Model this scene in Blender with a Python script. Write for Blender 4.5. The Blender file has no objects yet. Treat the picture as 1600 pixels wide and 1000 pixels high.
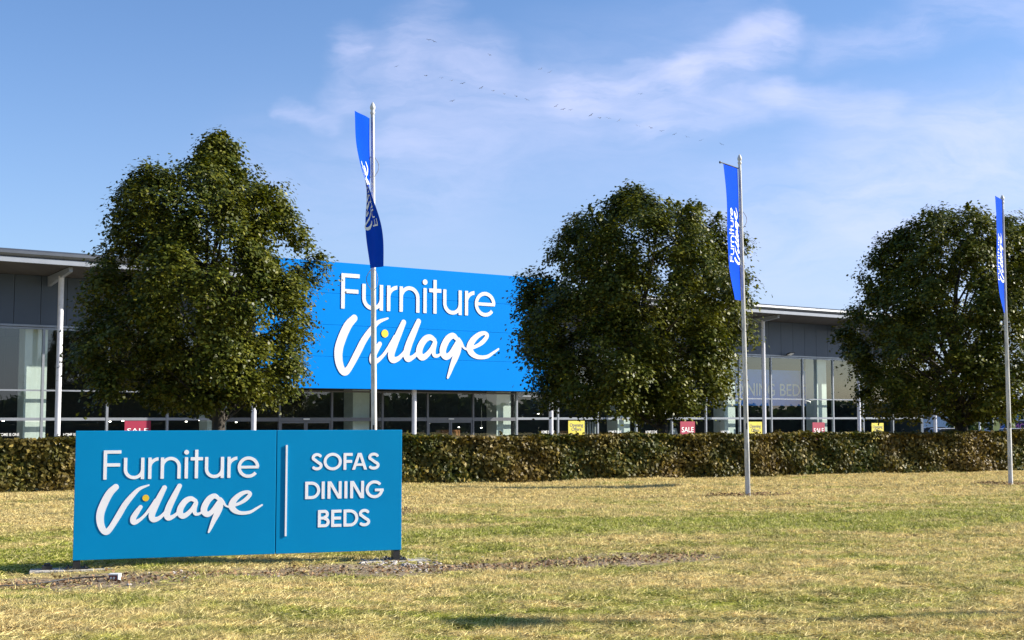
import bpy, math, random
import numpy as np
from math import sin, cos, tan, atan, radians, pi, sqrt, hypot

random.seed(7)
rng = np.random.default_rng(11)
S = bpy.context.scene
COL = S.collection

# ------------------------------------------------------------------ camera
F_PX = 2000.0            # focal length in pixels of a 1600 px wide picture
HZ = 651.0               # row of the horizon
EYE = 1.6
PITCH = atan((HZ - 500.0) / F_PX)
cam = bpy.data.cameras.new('camera')
cam.sensor_width = 36.0
cam.lens = 36.0 * F_PX / 1600.0
cam.clip_start = 0.1
cam.clip_end = 5000.0
camo = bpy.data.objects.new('camera', cam)
COL.objects.link(camo)
camo.location = (0, 0, EYE)
camo.rotation_euler = (radians(90) + PITCH, 0, 0)
S.camera = camo
S.render.resolution_x = 1024
S.render.resolution_y = 640

# ------------------------------------------------------------------ exposure
S.view_settings.view_transform = 'Standard'
S.view_settings.look = 'None'
S.view_settings.gamma = 1.0
S.view_settings.use_curve_mapping = False
S.view_settings.exposure = 1.0

# ------------------------------------------------------------------ node helper
class NT:
    def __init__(self, tree):
        self.t = tree; self.n = tree.nodes; self.l = tree.links
    def add(self, typ, **kw):
        nd = self.n.new(typ)
        for k, v in kw.items(): setattr(nd, k, v)
        return nd
    def put(self, sock, v):
        if v is None: return
        if isinstance(v, bpy.types.NodeSocket): self.l.new(v, sock)
        else:
            if isinstance(v, tuple) and len(v) == 3 and sock.type == 'RGBA': v = (*v, 1)
            sock.default_value = v
    def m(self, op, a, b=None, c=None, clamp=False):
        nd = self.add('ShaderNodeMath', operation=op, use_clamp=clamp)
        self.put(nd.inputs[0], a); self.put(nd.inputs[1], b)
        if c is not None: self.put(nd.inputs[2], c)
        return nd.outputs[0]
    def vm(self, op, a, b=None, c=None):
        nd = self.add('ShaderNodeVectorMath', operation=op)
        self.put(nd.inputs[0], a); self.put(nd.inputs[1], b)
        if op == 'SCALE': self.put(nd.inputs['Scale'], c)
        return nd.outputs['Value'] if op in ('DOT_PRODUCT', 'LENGTH', 'DISTANCE') else nd.outputs[0]
    def mix(self, f, a, b, blend='MIX'):
        nd = self.add('ShaderNodeMix', data_type='RGBA', blend_type=blend)
        self.put(nd.inputs[0], f); self.put(nd.inputs[6], a); self.put(nd.inputs[7], b)
        return nd.outputs[2]
    def noise(self, vec, scale, detail=3.0, rough=0.5, dist=0.0):
        nd = self.add('ShaderNodeTexNoise')
        self.put(nd.inputs['Vector'], vec)
        nd.inputs['Scale'].default_value = scale; nd.inputs['Detail'].default_value = detail
        nd.inputs['Roughness'].default_value = rough; nd.inputs['Distortion'].default_value = dist
        return nd.outputs[0]
    def mapr(self, v, a, b, c=0.0, d=1.0, smooth=True):
        nd = self.add('ShaderNodeMapRange')
        if smooth: nd.interpolation_type = 'SMOOTHSTEP'
        self.put(nd.inputs[0], v)
        for i, q in enumerate((a, b, c, d)): nd.inputs[i + 1].default_value = q
        return nd.outputs[0]
    def mapping(self, vec, loc=(0, 0, 0), rot=(0, 0, 0), sc=(1, 1, 1)):
        nd = self.add('ShaderNodeMapping')
        self.put(nd.inputs[0], vec)
        nd.inputs[1].default_value = loc; nd.inputs[2].default_value = rot; nd.inputs[3].default_value = sc
        return nd.outputs[0]
    def comb(self, x, y, z=0.0):
        nd = self.add('ShaderNodeCombineXYZ')
        self.put(nd.inputs[0], x); self.put(nd.inputs[1], y); self.put(nd.inputs[2], z)
        return nd.outputs[0]

# ------------------------------------------------------------------ sun and sky
SUN_AZ, SUN_EL = radians(5.2), radians(27.0)      # azimuth counted from +X towards +Y
SUN = (cos(SUN_EL) * cos(SUN_AZ), cos(SUN_EL) * sin(SUN_AZ), sin(SUN_EL))
sl = bpy.data.lights.new('sun', 'SUN')
sl.energy = 5.0; sl.angle = radians(0.5); sl.color = (1.0, 0.93, 0.82)
so = bpy.data.objects.new('sun', sl); COL.objects.link(so)
from mathutils import Vector
so.rotation_euler = Vector(SUN).to_track_quat('Z', 'Y').to_euler()
so.location = (30, 0, 40)

W = bpy.data.worlds.new('World'); S.world = W; W.use_nodes = True
W.node_tree.nodes.clear()
w = NT(W.node_tree)
sky = w.add('ShaderNodeTexSky', sky_type='NISHITA')
sky.sun_disc = False; sky.sun_elevation = SUN_EL
sky.sun_rotation = radians(90) - SUN_AZ           # Blender counts it clockwise from +Y
sky.air_density = 1.0; sky.dust_density = 0.5; sky.ozone_density = 3.5; sky.altitude = 50
tc = w.add('ShaderNodeTexCoord')
sep = w.add('ShaderNodeSeparateXYZ'); w.l.new(tc.outputs['Generated'], sep.inputs[0])
X, Y, Z = sep.outputs
ya = w.m('MAXIMUM', w.m('ABSOLUTE', Y), 0.02)
U = w.m('DIVIDE', X, ya); V = w.m('DIVIDE', Z, ya)
front = w.mapr(Y, 0.0, 0.2)
UV = w.comb(U, V, 0.0)
def wisp(a, b, wd, amp):                          # a soft streak between two directions of the sky
    ax, ay = (a[0] - 800) / 2000, (HZ - a[1]) / 2000
    bx, by = (b[0] - 800) / 2000, (HZ - b[1]) / 2000
    dx, dy = bx - ax, by - ay; L2 = dx * dx + dy * dy
    t = w.m('DIVIDE', w.m('ADD', w.m('MULTIPLY', w.m('SUBTRACT', Uw, ax), dx), w.m('MULTIPLY', w.m('SUBTRACT', Vw, ay), dy)), L2, clamp=True)
    qx = w.m('SUBTRACT', Uw, w.m('MULTIPLY_ADD', t, dx, ax)); qy = w.m('SUBTRACT', Vw, w.m('MULTIPLY_ADD', t, dy, ay))
    d = w.m('SQRT', w.m('ADD', w.m('MULTIPLY', qx, qx), w.m('MULTIPLY', qy, qy)))
    g = w.mapr(d, 0.0, 1.4 * wd / 2000.0, amp, 0.0)
    return g
warp = w.m('MULTIPLY', w.m('SUBTRACT', w.noise(w.mapping(UV, sc=(7, 12, 1)), 1.0, 5, .6), 0.5), 0.075)
warp2 = w.m('MULTIPLY', w.m('SUBTRACT', w.noise(w.mapping(UV, loc=(5, 3, 1), sc=(7, 12, 1)), 1.0, 5, .6), 0.5), 0.06)
Uw = w.m('ADD', U, warp); Vw = w.m('ADD', V, warp2)
acc = None
for a, b, wd, amp in [
    ((1235, 35), (1080, 98), 38, .66), ((1080, 98), (900, 142), 42, .62), ((900, 142), (640, 190), 70, .30),
    ((1225, 40), (1180, 60), 40, .35), ((1390, 168), (1240, 140), 34, .45), ((1240, 140), (1020, 190), 48, .48),
    ((760, 92), (620, 105), 52, .42), ((680, 30), (560, 130), 48, .26), ((545, 60), (530, 160), 34, .32), ((555, 75), (525, 68), 13, .3),
    ((520, 190), (440, 170), 16, .35), ((1430, 30), (1300, 60), 34, .30), ((1640, -10), (1480, -25), 70, .42),
    ((1650, 215), (1370, 260), 120, .50), ((1650, 350), (1150, 370), 130, .34), ((1000, 225), (620, 230), 90, .20),
    ((700, 300), (420, 290), 130, .16), ((1640, 170), (1500, 220), 70, .25), ((1150, 60), (900, 120), 110, .16)]:
    g = wisp(a, b, wd, amp)
    acc = g if acc is None else w.m('ADD', acc, g)
fib = w.noise(w.mapping(w.comb(Uw, Vw, 0.0), rot=(0, 0, radians(-24)), sc=(5, 24, 1)), 1.0, 8, .62, 1.4)
fin = w.noise(w.mapping(UV, rot=(0, 0, radians(-38)), sc=(18, 60, 1)), 1.0, 6, .62, .8)
fibs = w.m('MULTIPLY_ADD', w.m('ADD', w.m('MULTIPLY', fib, .78), w.m('MULTIPLY', fin, .22)), 3.4, -0.95)
fibs = w.m('MAXIMUM', fibs, 0.10)
cl = w.m('MULTIPLY', w.m('MULTIPLY', acc, fibs), front)
gen = w.m('MULTIPLY', w.mapr(w.noise(w.mapping(tc.outputs['Generated'], sc=(2, 3, 7)), 1.4, 5, .6), .5, .8, 0, .35), w.m('SUBTRACT', 1.0, front))
cl = w.m('MULTIPLY', w.m('ADD', cl, gen), .85)
cl = w.m('DIVIDE', cl, w.m('MULTIPLY_ADD', cl, 1.0, 1.0))
hs = w.add('ShaderNodeHueSaturation'); hs.inputs['Saturation'].default_value = 1.0
w.l.new(sky.outputs[0], hs.inputs['Color'])
skyc = w.mix(1.0, hs.outputs[0], (.90, 1.0, 1.17), 'MULTIPLY')
veil = w.m('MULTIPLY', w.mapr(V, .36, 0.02, 0, .50), w.mapr(U, -.55, .45, .35, 1.0))
skyc = w.mix(veil, skyc, (3.9, 4.2, 6.2))
colr = w.mix(cl, skyc, (6.4, 6.3, 8.2))
bg = w.add('ShaderNodeBackground'); w.l.new(colr, bg.inputs[0]); bg.inputs[1].default_value = 0.08
wo = w.add('ShaderNodeOutputWorld'); w.l.new(bg.outputs[0], wo.inputs[0])

# ------------------------------------------------------------------ helpers
def ray(px, py):
    x = (px - 800) / F_PX; y = 1.0; z = (500 - py) / F_PX
    return (x, y * cos(PITCH) - z * sin(PITCH), y * sin(PITCH) + z * cos(PITCH))
def at_y(px, py, Yd):
    r = ray(px, py); k = Yd / r[1]
    return (r[0] * k, Yd, EYE + r[2] * k)
def at_z(px, py, z=0.0):
    r = ray(px, py); k = (z - EYE) / r[2]
    return (r[0] * k, r[1] * k, z)

def lawn_z(x, y):
    h0 = 26.9 + .431 * (x + 10.76)
    t = np.clip((y - (h0 + 3.2)) / 4.0, 0, 1); t = t * t * (3 - 2 * t)
    b = .018 * np.sin(x * .9 + y * .35) + .015 * np.sin(x * .37 - y * 1.1 + 1) + .008 * np.sin(x * 2.3 + 1.7 * y)
    return b * (1 - t) - .68 * t

def mat(name, base, rough=.6, metal=0.0, var=.12, vs=3.0, bump=0.0, bs=40.0, spec=.5, sub=None, coat=0.0, build=None):
    m = bpy.data.materials.new(name); m.use_nodes = True
    n = NT(m.node_tree); b = n.n['Principled BSDF']
    g = n.add('ShaderNodeNewGeometry')
    base4 = (*base, 1)
    if build: col = build(n, g, base4)
    else:
        f = n.noise(g.outputs['Position'], vs, 4, .6)
        dark = tuple(c * (1 - var) for c in base) ; lite = tuple(min(1, c * (1 + var)) for c in base)
        col = n.mix(n.mapr(f, .3, .7), (*dark, 1), (*lite, 1))
    n.put(b.inputs['Base Color'], col)
    b.inputs['Roughness'].default_value = rough; b.inputs['Metallic'].default_value = metal
    b.inputs['Specular IOR Level'].default_value = spec
    if coat: b.inputs['Coat Weight'].default_value = coat
    if bump:
        bp = n.add('ShaderNodeBump'); bp.inputs['Strength'].default_value = bump; bp.inputs['Distance'].default_value = .02
        n.l.new(n.noise(g.outputs['Position'], bs, 4), bp.inputs['Height']); n.l.new(bp.outputs[0], b.inputs['Normal'])
    return m

def tag(o, label=None, cat=None, group=None, kind=None):
    if label: o['label'] = label
    if cat: o['category'] = cat
    if group: o['group'] = group
    if kind: o['kind'] = kind
    return o
def empty(name, loc, label, cat, group=None):
    o = bpy.data.objects.new(name, None); COL.objects.link(o)
    o.location = loc; o.empty_display_size = .3
    return tag(o, label, cat, group)
def world_loc(p):
    v = Vector((0, 0, 0))
    while p is not None:
        v = v + p.location; p = p.parent
    return v

class MB:
    def __init__(self): self.v = []; self.f = []; self.sm = []
    def add(self, vs, fs, smooth=False):
        o = len(self.v); self.v += [tuple(p) for p in vs]
        for f in fs: self.f.append(tuple(i + o for i in f)); self.sm.append(smooth)
    def box(self, fr, a0, a1, b0, b1, c0, c1):
        P = [fr(a, b, c) for c in (c0, c1) for b in (b0, b1) for a in (a0, a1)]
        self.add(P, [(0, 2, 3, 1), (4, 5, 7, 6), (0, 1, 5, 4), (2, 6, 7, 3), (0, 4, 6, 2), (1, 3, 7, 5)])
        return self
    def hexa(self, P):
        self.add(P, [(0, 2, 3, 1), (4, 5, 7, 6), (0, 1, 5, 4), (2, 6, 7, 3), (0, 4, 6, 2), (1, 3, 7, 5)]); return self
    def tube(self, pts, rad, n=10, cap=True):
        pts = [Vector(p) for p in pts]
        if not hasattr(rad, '__len__'): rad = [rad] * len(pts)
        vs = []; fs = []
        for i, p in enumerate(pts):
            d = (pts[min(i + 1, len(pts) - 1)] - pts[max(i - 1, 0)]).normalized()
            a = d.cross(Vector((0, 0, 1)))
            if a.length < 1e-3: a = Vector((1, 0, 0)) if abs(d.z) > .5 else Vector((0, 0, 1))
            a.normalize(); b = d.cross(a).normalized()
            for k in range(n):
                t = 2 * pi * k / n
                vs.append(p + (a * cos(t) + b * sin(t)) * rad[i])
        for i in range(len(pts) - 1):
            for k in range(n):
                fs.append((i * n + k, i * n + (k + 1) % n, (i + 1) * n + (k + 1) % n, (i + 1) * n + k))
        self.add(vs, fs, True)
        if cap: self.add(vs[:n], [tuple(range(n))]); self.add(vs[-n:], [tuple(range(n))])
        return self
    def lathe(self, c, prof, n=14):
        vs = []; fs = []
        for r, z in prof:
            for k in range(n):
                t = 2 * pi * k / n; vs.append((c[0] + r * cos(t), c[1] + r * sin(t), c[2] + z))
        for i in range(len(prof) - 1):
            for k in range(n): fs.append((i * n + k, i * n + (k + 1) % n, (i + 1) * n + (k + 1) % n, (i + 1) * n + k))
        self.add(vs, fs, True); return self
    def build(self, name, m, parent=None, loc=None, bevel=0.0):
        me = bpy.data.meshes.new(name)
        org = world_loc(parent) if parent is not None else Vector(loc or (0, 0, 0))
        me.from_pydata([(p[0] - org.x, p[1] - org.y, p[2] - org.z) for p in self.v], [], self.f)
        me.polygons.foreach_set('use_smooth', self.sm)
        me.materials.append(m); me.update()
        o = bpy.data.objects.new(name, me); COL.objects.link(o)
        if parent is not None: o.parent = parent
        else: o.location = org
        if bevel:
            b = o.modifiers.new('bevel', 'BEVEL'); b.width = bevel; b.segments = 2; b.limit_method = 'ANGLE'
        return o

def np_mesh(name, verts, nper, m, parent=None, loc=(0, 0, 0), smooth=False):
    """many small faces of nper corners each, straight from arrays"""
    org = world_loc(parent) if parent is not None else Vector(loc)
    verts = np.asarray(verts, dtype=np.float32).reshape(-1, 3) - np.array(org, dtype=np.float32)
    nv = len(verts); nf = nv // nper
    me = bpy.data.meshes.new(name)
    me.vertices.add(nv); me.vertices.foreach_set('co', verts.ravel())
    me.loops.add(nv); me.loops.foreach_set('vertex_index', np.arange(nv, dtype=np.int32))
    me.polygons.add(nf)
    me.polygons.foreach_set('loop_start', np.arange(0, nv, nper, dtype=np.int32))
    me.polygons.foreach_set('loop_total', np.full(nf, nper, dtype=np.int32))
    me.materials.append(m); me.update(calc_edges=True)
    o = bpy.data.objects.new(name, me); COL.objects.link(o)
    if parent is not None: o.parent = parent
    else: o.location = org
    return o
XYZ = lambda a, b, c: (a, b, c)

# ------------------------------------------------------------------ lettering: signed distance strokes, marching squares
def sdf_mesh(shapes, cell):
    """shapes: list of glyphs = (list of primitives, clip or None); returns (verts2d, faces, boundary edges)"""
    allp = []
    for prims, clip in shapes:
        for p in prims: allp.append(p)
    xs = []; ys = []
    for p in allp:
        r = max(p[5], p[6]); xs += [min(p[1], p[3]) - r, max(p[1], p[3]) + r]; ys += [min(p[2], p[4]) - r, max(p[2], p[4]) + r]
    x0, x1, y0, y1 = min(xs) - 3 * cell, max(xs) + 3 * cell, min(ys) - 3 * cell, max(ys) + 3 * cell
    nx, ny = int((x1 - x0) / cell) + 2, int((y1 - y0) / cell) + 2
    D = np.full((ny, nx), 1e3)
    gx = x0 + np.arange(nx) * cell; gy = y0 + np.arange(ny) * cell
    for prims, clip in shapes:
        G = np.full((ny, nx), 1e3)
        for p in prims:
            kind, ax, ay, bx, by, ra, rb = p
            r = max(ra, rb) + 3 * cell
            i0 = max(0, int((min(ax, bx) - r - x0) / cell)); i1 = min(nx, int((max(ax, bx) + r - x0) / cell) + 2)
            j0 = max(0, int((min(ay, by) - r - y0) / cell)); j1 = min(ny, int((max(ay, by) + r - y0) / cell) + 2)
            PX, PY = np.meshgrid(gx[i0:i1], gy[j0:j1])
            dx, dy = bx - ax, by - ay; L2 = max(dx * dx + dy * dy, 1e-9); L = sqrt(L2)
            t = ((PX - ax) * dx + (PY - ay) * dy) / L2
            if kind == 'r':
                tc_ = np.clip(t, 0, 1)
                d = np.hypot(PX - ax - tc_ * dx, PY - ay - tc_ * dy) - (ra + (rb - ra) * tc_)
            else:
                perp = np.abs((PX - ax) * dy - (PY - ay) * dx) / L - ra
                al = np.maximum(-t, t - 1) * L
                d = np.maximum(perp, al)
            G[j0:j1, i0:i1] = np.minimum(G[j0:j1, i0:i1], d)
        if clip is not None:
            cx0, cx1, cy0, cy1 = clip
            GX, GY = np.meshgrid(gx, gy)
            G = np.maximum.reduce([G, cx0 - GX, GX - cx1, cy0 - GY, GY - cy1])
        D = np.minimum(D, G)
    D = np.where(np.abs(D) < 1e-7, -1e-7, D)
    ins = D < 0
    cellany = ins[:-1, :-1] | ins[1:, :-1] | ins[:-1, 1:] | ins[1:, 1:]
    verts = []; vid = {}; faces = []
    def corner(i, j):
        k = ('c', i, j)
        if k not in vid: vid[k] = len(verts); verts.append((gx[i], gy[j]))
        return vid[k]
    def edge(i, j, i2, j2):
        k = (min((i, j), (i2, j2)), max((i, j), (i2, j2)))
        if k not in vid:
            a, b = D[j, i], D[j2, i2]; t = a / (a - b)
            t = min(max(t, .02), .98)
            vid[k] = len(verts); verts.append((gx[i] + (gx[i2] - gx[i]) * t, gy[j] + (gy[j2] - gy[j]) * t))
        return vid[k]
    for j, i in zip(*np.nonzero(cellany)):
        i = int(i); j = int(j)
        cs = [(i, j), (i + 1, j), (i + 1, j + 1), (i, j + 1)]
        poly = []
        for k in range(4):
            a = cs[k]; b = cs[(k + 1) % 4]
            ia, ib = ins[a[1], a[0]], ins[b[1], b[0]]
            if ia: poly.append(corner(*a))
            if ia != ib: poly.append(edge(*a, *b))
        if len(poly) >= 3: faces.append(tuple(poly))
    cnt = {}
    for f in faces:
        for k in range(len(f)):
            a, b = f[k], f[(k + 1) % len(f)]
            cnt[(a, b)] = 1
    bnd = [(a, b) for (a, b) in cnt if (b, a) not in cnt]
    return verts, faces, bnd

def letter_obj(name, mesh2d, fr, d0, d1, m, parent, sc=1.0, ox=0.0, oz=0.0):
    """raise a 2-D outline between depths d0 and d1 of the frame fr(s, d, z)"""
    vs, fs, bnd = mesh2d; n = len(vs)
    mb = MB()
    P = [fr(ox + x * sc, d1, oz + y * sc) for x, y in vs] + [fr(ox + x * sc, d0, oz + y * sc) for x, y in vs]
    mb.add(P, fs)
    if d0 != d1: mb.add(P, [(b, a, a + n, b + n) for a, b in bnd])
    return mb.build(name, m, parent)

def poly_r(pts):      # tapered round stroke through points (x, y, r), smoothed
    P = [np.array(p, dtype=float) for p in pts]
    P = [2 * P[0] - P[1]] + P + [2 * P[-1] - P[-2]]
    out = []
    for i in range(1, len(P) - 2):
        for k in range(7):
            t = k / 7
            out.append(.5 * ((2 * P[i]) + (-P[i - 1] + P[i + 1]) * t + (2 * P[i - 1] - 5 * P[i] + 4 * P[i + 1] - P[i + 2]) * t * t + (-P[i - 1] + 3 * P[i] - 3 * P[i + 1] + P[i + 2]) * t ** 3))
    out.append(P[-2])
    return [('r', a[0], a[1], b[0], b[1], max(a[2], .004), max(b[2], .004)) for a, b in zip(out, out[1:])]
def seg(x0, y0, x1, y1, r): return [('f', x0, y0, x1, y1, r, r)]
def arc(cx, cy, rx, ry, a0, a1, r, n=22):
    pts = [(cx + rx * cos(radians(a0 + (a1 - a0) * k / n)), cy + ry * sin(radians(a0 + (a1 - a0) * k / n))) for k in range(n + 1)]
    # inner joints round, the two ends flat
    out = []
    for k, (a, b) in enumerate(zip(pts, pts[1:])):
        out.append(('f', a[0], a[1], b[0], b[1], r, r))
        if k: out.append(('r', a[0], a[1], a[0], a[1], r, r))
    return out

def L(cx): return (cx - 165) / 246.0
def furniture():
    r = .056; xh = .74; g = []
    def sh(x0): return x0
    # F
    x = L(165)
    g.append((seg(x + r, 0, x + r, 1, r) + seg(x, 1 - r, L(308), 1 - r, r) + seg(x, .50, L(300), .50, r), None))
    def u(x0, x1):
        w_ = (x1 - x0 - 2 * r) / 2; cy = w_ - .0 + r
        return (seg(x0 + r, cy, x0 + r, xh, r) + arc(x0 + r + w_, cy, w_, w_, 180, 360, r) + seg(x1 - r, 0, x1 - r, xh, r), None)
    def rr(x0, x1):
        return (seg(x0 + r, 0, x0 + r, xh, r) + arc(x1 + .03, xh - .33, x1 - x0 - r + .03, .285, 175, 93, r), (x0, x1, 0, 2))
    g.append(u(L(330), L(498)))
    g.append(rr(L(530), L(614)))
    x0, x1 = L(633), L(800); w_ = (x1 - x0 - 2 * r) / 2; cy = xh - w_ - r + .02
    g.append((seg(x0 + r, 0, x0 + r, xh, r) + arc(x0 + r + w_, cy, w_, w_, 0, 180, r) + seg(x1 - r, 0, x1 - r, cy, r), None))
    x0 = L(833); g.append((seg(x0 + r, 0, x0 + r, xh, r), None)); g.append(([('r', x0 + r, .915, x0 + r, .915, .082, .082)], None))
    x0 = L(932); g.append((seg(x0, 0, x0, 1.0, r) + seg(L(882), xh - r, L(986), xh - r, r), None))
    g.append(u(L(1003), L(1165)))
    g.append(rr(L(1194), L(1278)))
    x0, x1 = L(1282), L(1468); cx = (x0 + x1) / 2; R = (x1 - x0) / 2 - r; cy = xh / 2
    g.append((arc(cx, cy, R, R, -38, -360, r, 34) + seg(x0 + r * .5, cy, x1 - r * .3, cy, r * .86), None))
    return g
def village():
    def T(p):
        cx, cy, r = p
        k = 1 - 2.7e-5 * (cx - 165); yr = (cy + 155) / k - 155
        return (L(cx), (371 - yr) / 242.0, r * .94 / 244.0)
    strokes = [
        [(268, 432, 27), (222, 480, 32), (180, 560, 34), (150, 650, 34), (152, 730, 31), (176, 788, 27), (205, 800, 27), (240, 762, 24), (300, 660, 26), (345, 580, 25), (400, 508, 22), (460, 448, 15), (538, 416, 7)],
        [(474, 597, 18), (444, 640, 23), (416, 690, 25), (422, 722, 23), (462, 708, 16), (510, 665, 13), (560, 600, 15), (600, 545, 20)],
        [(668, 437, 21), (632, 510, 26), (592, 595, 29), (568, 665, 28), (582, 700, 25), (625, 690, 18), (670, 650, 14), (700, 610, 16)],
        [(793, 423, 21), (752, 505, 26), (712, 590, 29), (693, 655, 28), (706, 687, 24), (745, 675, 17), (790, 640, 14)],
        [(930, 545, 16), (890, 528, 22), (845, 548, 26), (808, 600, 28), (800, 645, 28), (824, 672, 24), (862, 655, 21), (905, 610, 18), (935, 560, 17), (922, 615, 19), (928, 650, 16), (955, 655, 12), (990, 636, 9)],
        [(1128, 530, 16), (1090, 506, 22), (1045, 530, 27), (1010, 585, 29), (1002, 630, 28), (1030, 658, 24), (1070, 635, 22), (1110, 580, 20), (1140, 540, 20)],
        [(1135, 538, 20), (1138, 590, 27), (1112, 655, 27), (1085, 710, 21), (1062, 765, 15), (1045, 803, 9)],
        [(1140, 530, 15), (1160, 552, 14), (1185, 585, 9), (1215, 597, 9)],
        [(1240, 588, 14), (1300, 568, 14), (1355, 535, 18), (1393, 492, 17), (1372, 473, 15), (1320, 487, 20), (1265, 530, 26), (1237, 580, 29), (1255, 620, 25), (1310, 645, 17), (1390, 640, 14), (1450, 608, 11), (1497, 580, 8)],
    ]
    return [(poly_r([T(p) for p in s]), None) for s in strokes]
DOT = [([('r', L(515), (371 - 529) / 242.0 + .0, L(515), (371 - 529) / 242.0, .112, .112)], None)]

def caps(text, xs, r=.086):
    """capital letters of height 1; xs = [(x0, x1)] for every letter"""
    g = []
    for ch, (a, b) in zip(text, xs):
        wd = b - a
        if ch == 'S':
            q1 = .262; cx = (a + b) / 2; rx = wd / 2 - r
            p = arc(cx, .75 - .012, rx * .93, .25 - r + .022, 25, 215, r) + arc(cx, .25 + .012, rx, .25 - r + .022, 55, -150, r)
            p2 = poly_r([(cx + (rx * .93) * cos(radians(200)), .738 + .178 * sin(radians(200)), r), (cx - .03, .53, r), (cx + .06, .465, r), (cx + rx * cos(radians(35)), .262 + .178 * sin(radians(35)), r)])
            g.append((p + p2, None))
        elif ch == 'O': g.append((arc((a + b) / 2, .5, wd / 2 - r, .5 - r + .02, 0, 360, r, 40), None))
        elif ch == 'F': g.append((seg(a + r, 0, a + r, 1, r) + seg(a, 1 - r, b, 1 - r, r) + seg(a, .5, b - .03, .5, r), None))
        elif ch == 'E': g.append((seg(a + r, 0, a + r, 1, r) + seg(a, 1 - r, b, 1 - r, r) + seg(a, .51, b - .03, .51, r) + seg(a, r, b, r, r), None))
        elif ch == 'A':
            m_ = (a + b) / 2
            g.append((seg(a + .05, -.15, m_ + .02, 1.12, r) + seg(b - .05, -.15, m_ - .02, 1.12, r) + seg(a + .2, .3, b - .2, .3, r * .85), (a, b, 0, 1)))
        elif ch == 'D': 
            g.append((seg(a + r, 0, a + r, 1, r) + seg(a, 1 - r, b - .5, 1 - r, r) + seg(a, r, b - .5, r, r) + arc(b - .5, .5, .5 - r, .5 - r, -90, 90, r), None))
        elif ch == 'I': g.append((seg((a + b) / 2, 0, (a + b) / 2, 1, r), None))
        elif ch == 'N':
            g.append((seg(a + r, 0, a + r, 1, r) + seg(b - r, 0, b - r, 1, r) + seg(a + r - .02, 1.08, b - r + .02, -.08, r), (a, b, 0, 1)))
        elif ch == 'G':
            g.append((arc((a + b) / 2 - .02, .5, wd / 2 - r, .5 - r + .02, 42, 352, r, 40) + seg((a + b) / 2, .46, b, .46, r * .9), None))
        elif ch == 'B':
            g.append((seg(a + r, 0, a + r, 1, r) + seg(a, 1 - r, b - .3, 1 - r, r) + seg(a, .53, b - .28, .53, r * .9) + seg(a, r, b - .3, r, r)
                      + arc(b - .31, .755, .17, .245 - r + .01, -90, 90, r) + arc(b - .30, .29, .30 - r, .29 - r, -90, 90, r), None))
    return g
print('lettering')
FUR = sdf_mesh(furniture(), .013); VIL = sdf_mesh(village(), .013); DOTM = sdf_mesh(DOT, .013)

def text_verts(body, size):
    cu = bpy.data.curves.new('tmp_text', 'FONT'); cu.body = body; cu.size = size; cu.align_x = 'CENTER'; cu.align_y = 'CENTER'
    cu.space_line = .85; cu.offset = size * .008; cu.resolution_u = 3
    o = bpy.data.objects.new('tmp_text', cu); COL.objects.link(o)
    dg = bpy.context.evaluated_depsgraph_get()
    me = bpy.data.meshes.new_from_object(o.evaluated_get(dg))
    vs = [(v.co.x, v.co.y) for v in me.vertices]; fs = [tuple(p.vertices) for p in me.polygons]
    bpy.data.objects.remove(o); bpy.data.curves.remove(cu); bpy.data.meshes.remove(me)
    return vs, fs, []

# ------------------------------------------------------------------ materials
def leafbuild(c1, c2, c3, sc=1.3):
    def f(n, g, base):
        r = g.outputs['Random Per Island']
        a = n.mix(n.mapr(n.noise(g.outputs['Position'], sc, 3), .35, .65), (*c1, 1), (*c2, 1))
        k = n.mix(n.mapr(r, .70, 1.0, 0, .7), a, (*c3, 1))
        v = n.mapr(r, 0, .7, .8, 1.12, False)
        return n.mix(1.0, k, n.comb(v, v, v), 'MULTIPLY')
    return f
def leaf_mat(name, c1, c2, c3, sc=1.3, trans=.17, rough=.42):
    m = bpy.data.materials.new(name); m.use_nodes = True
    n = NT(m.node_tree); b = n.n['Principled BSDF']; g = n.add('ShaderNodeNewGeometry')
    col = leafbuild(c1, c2, c3, sc)(n, g, None)
    n.put(b.inputs['Base Color'], col); b.inputs['Roughness'].default_value = rough
    b.inputs['Specular IOR Level'].default_value = .18
    t = n.add('ShaderNodeBsdfTranslucent'); n.put(t.inputs[0], n.mix(1.0, col, (1.5, 1.5, .5, 1), 'MULTIPLY'))
    mx = n.add('ShaderNodeMixShader'); mx.inputs[0].default_value = trans
    n.l.new(b.outputs[0], mx.inputs[1]); n.l.new(t.outputs[0], mx.inputs[2])
    n.l.new(mx.outputs[0], n.n['Material Output'].inputs[0])
    return m
M = {}
M['leaf'] = leaf_mat('tree_leaf', (.044, .060, .008), (.092, .100, .011), (.20, .19, .024))
M['leaf_far'] = leaf_mat('far_leaf', (.06, .10, .04), (.09, .13, .05), (.12, .15, .06))
M['hedge'] = leaf_mat('hedge_leaf', (.058, .072, .012), (.125, .085, .020), (.34, .25, .06), sc=.55, rough=.5)
M['bark'] = mat('bark', (.05, .042, .032), .9, bump=.8, bs=25, var=.3)
M['hedge_core'] = mat('hedge_twigs', (.03, .022, .012), .95, bump=1, bs=30, var=.4)
M['sign_blue'] = mat('sign_blue_panel', (.0, .235, .50), .5, var=.03, vs=1.2, spec=.10)
M['fascia_blue'] = mat('fascia_blue_panel', (.0, .18, .60), .6, var=.02, vs=.5, spec=.03)
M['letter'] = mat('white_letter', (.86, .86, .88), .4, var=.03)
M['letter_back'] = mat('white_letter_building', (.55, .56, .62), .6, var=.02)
M['yellow_dot'] = mat('yellow_dot', (.85, .55, .03), .4, var=.03)
M['black_steel'] = mat('black_steel', (.02, .02, .022), .45, var=.3)
M['edge_metal'] = mat('panel_edge_metal', (.25, .42, .5), .35, metal=.3)
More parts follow.
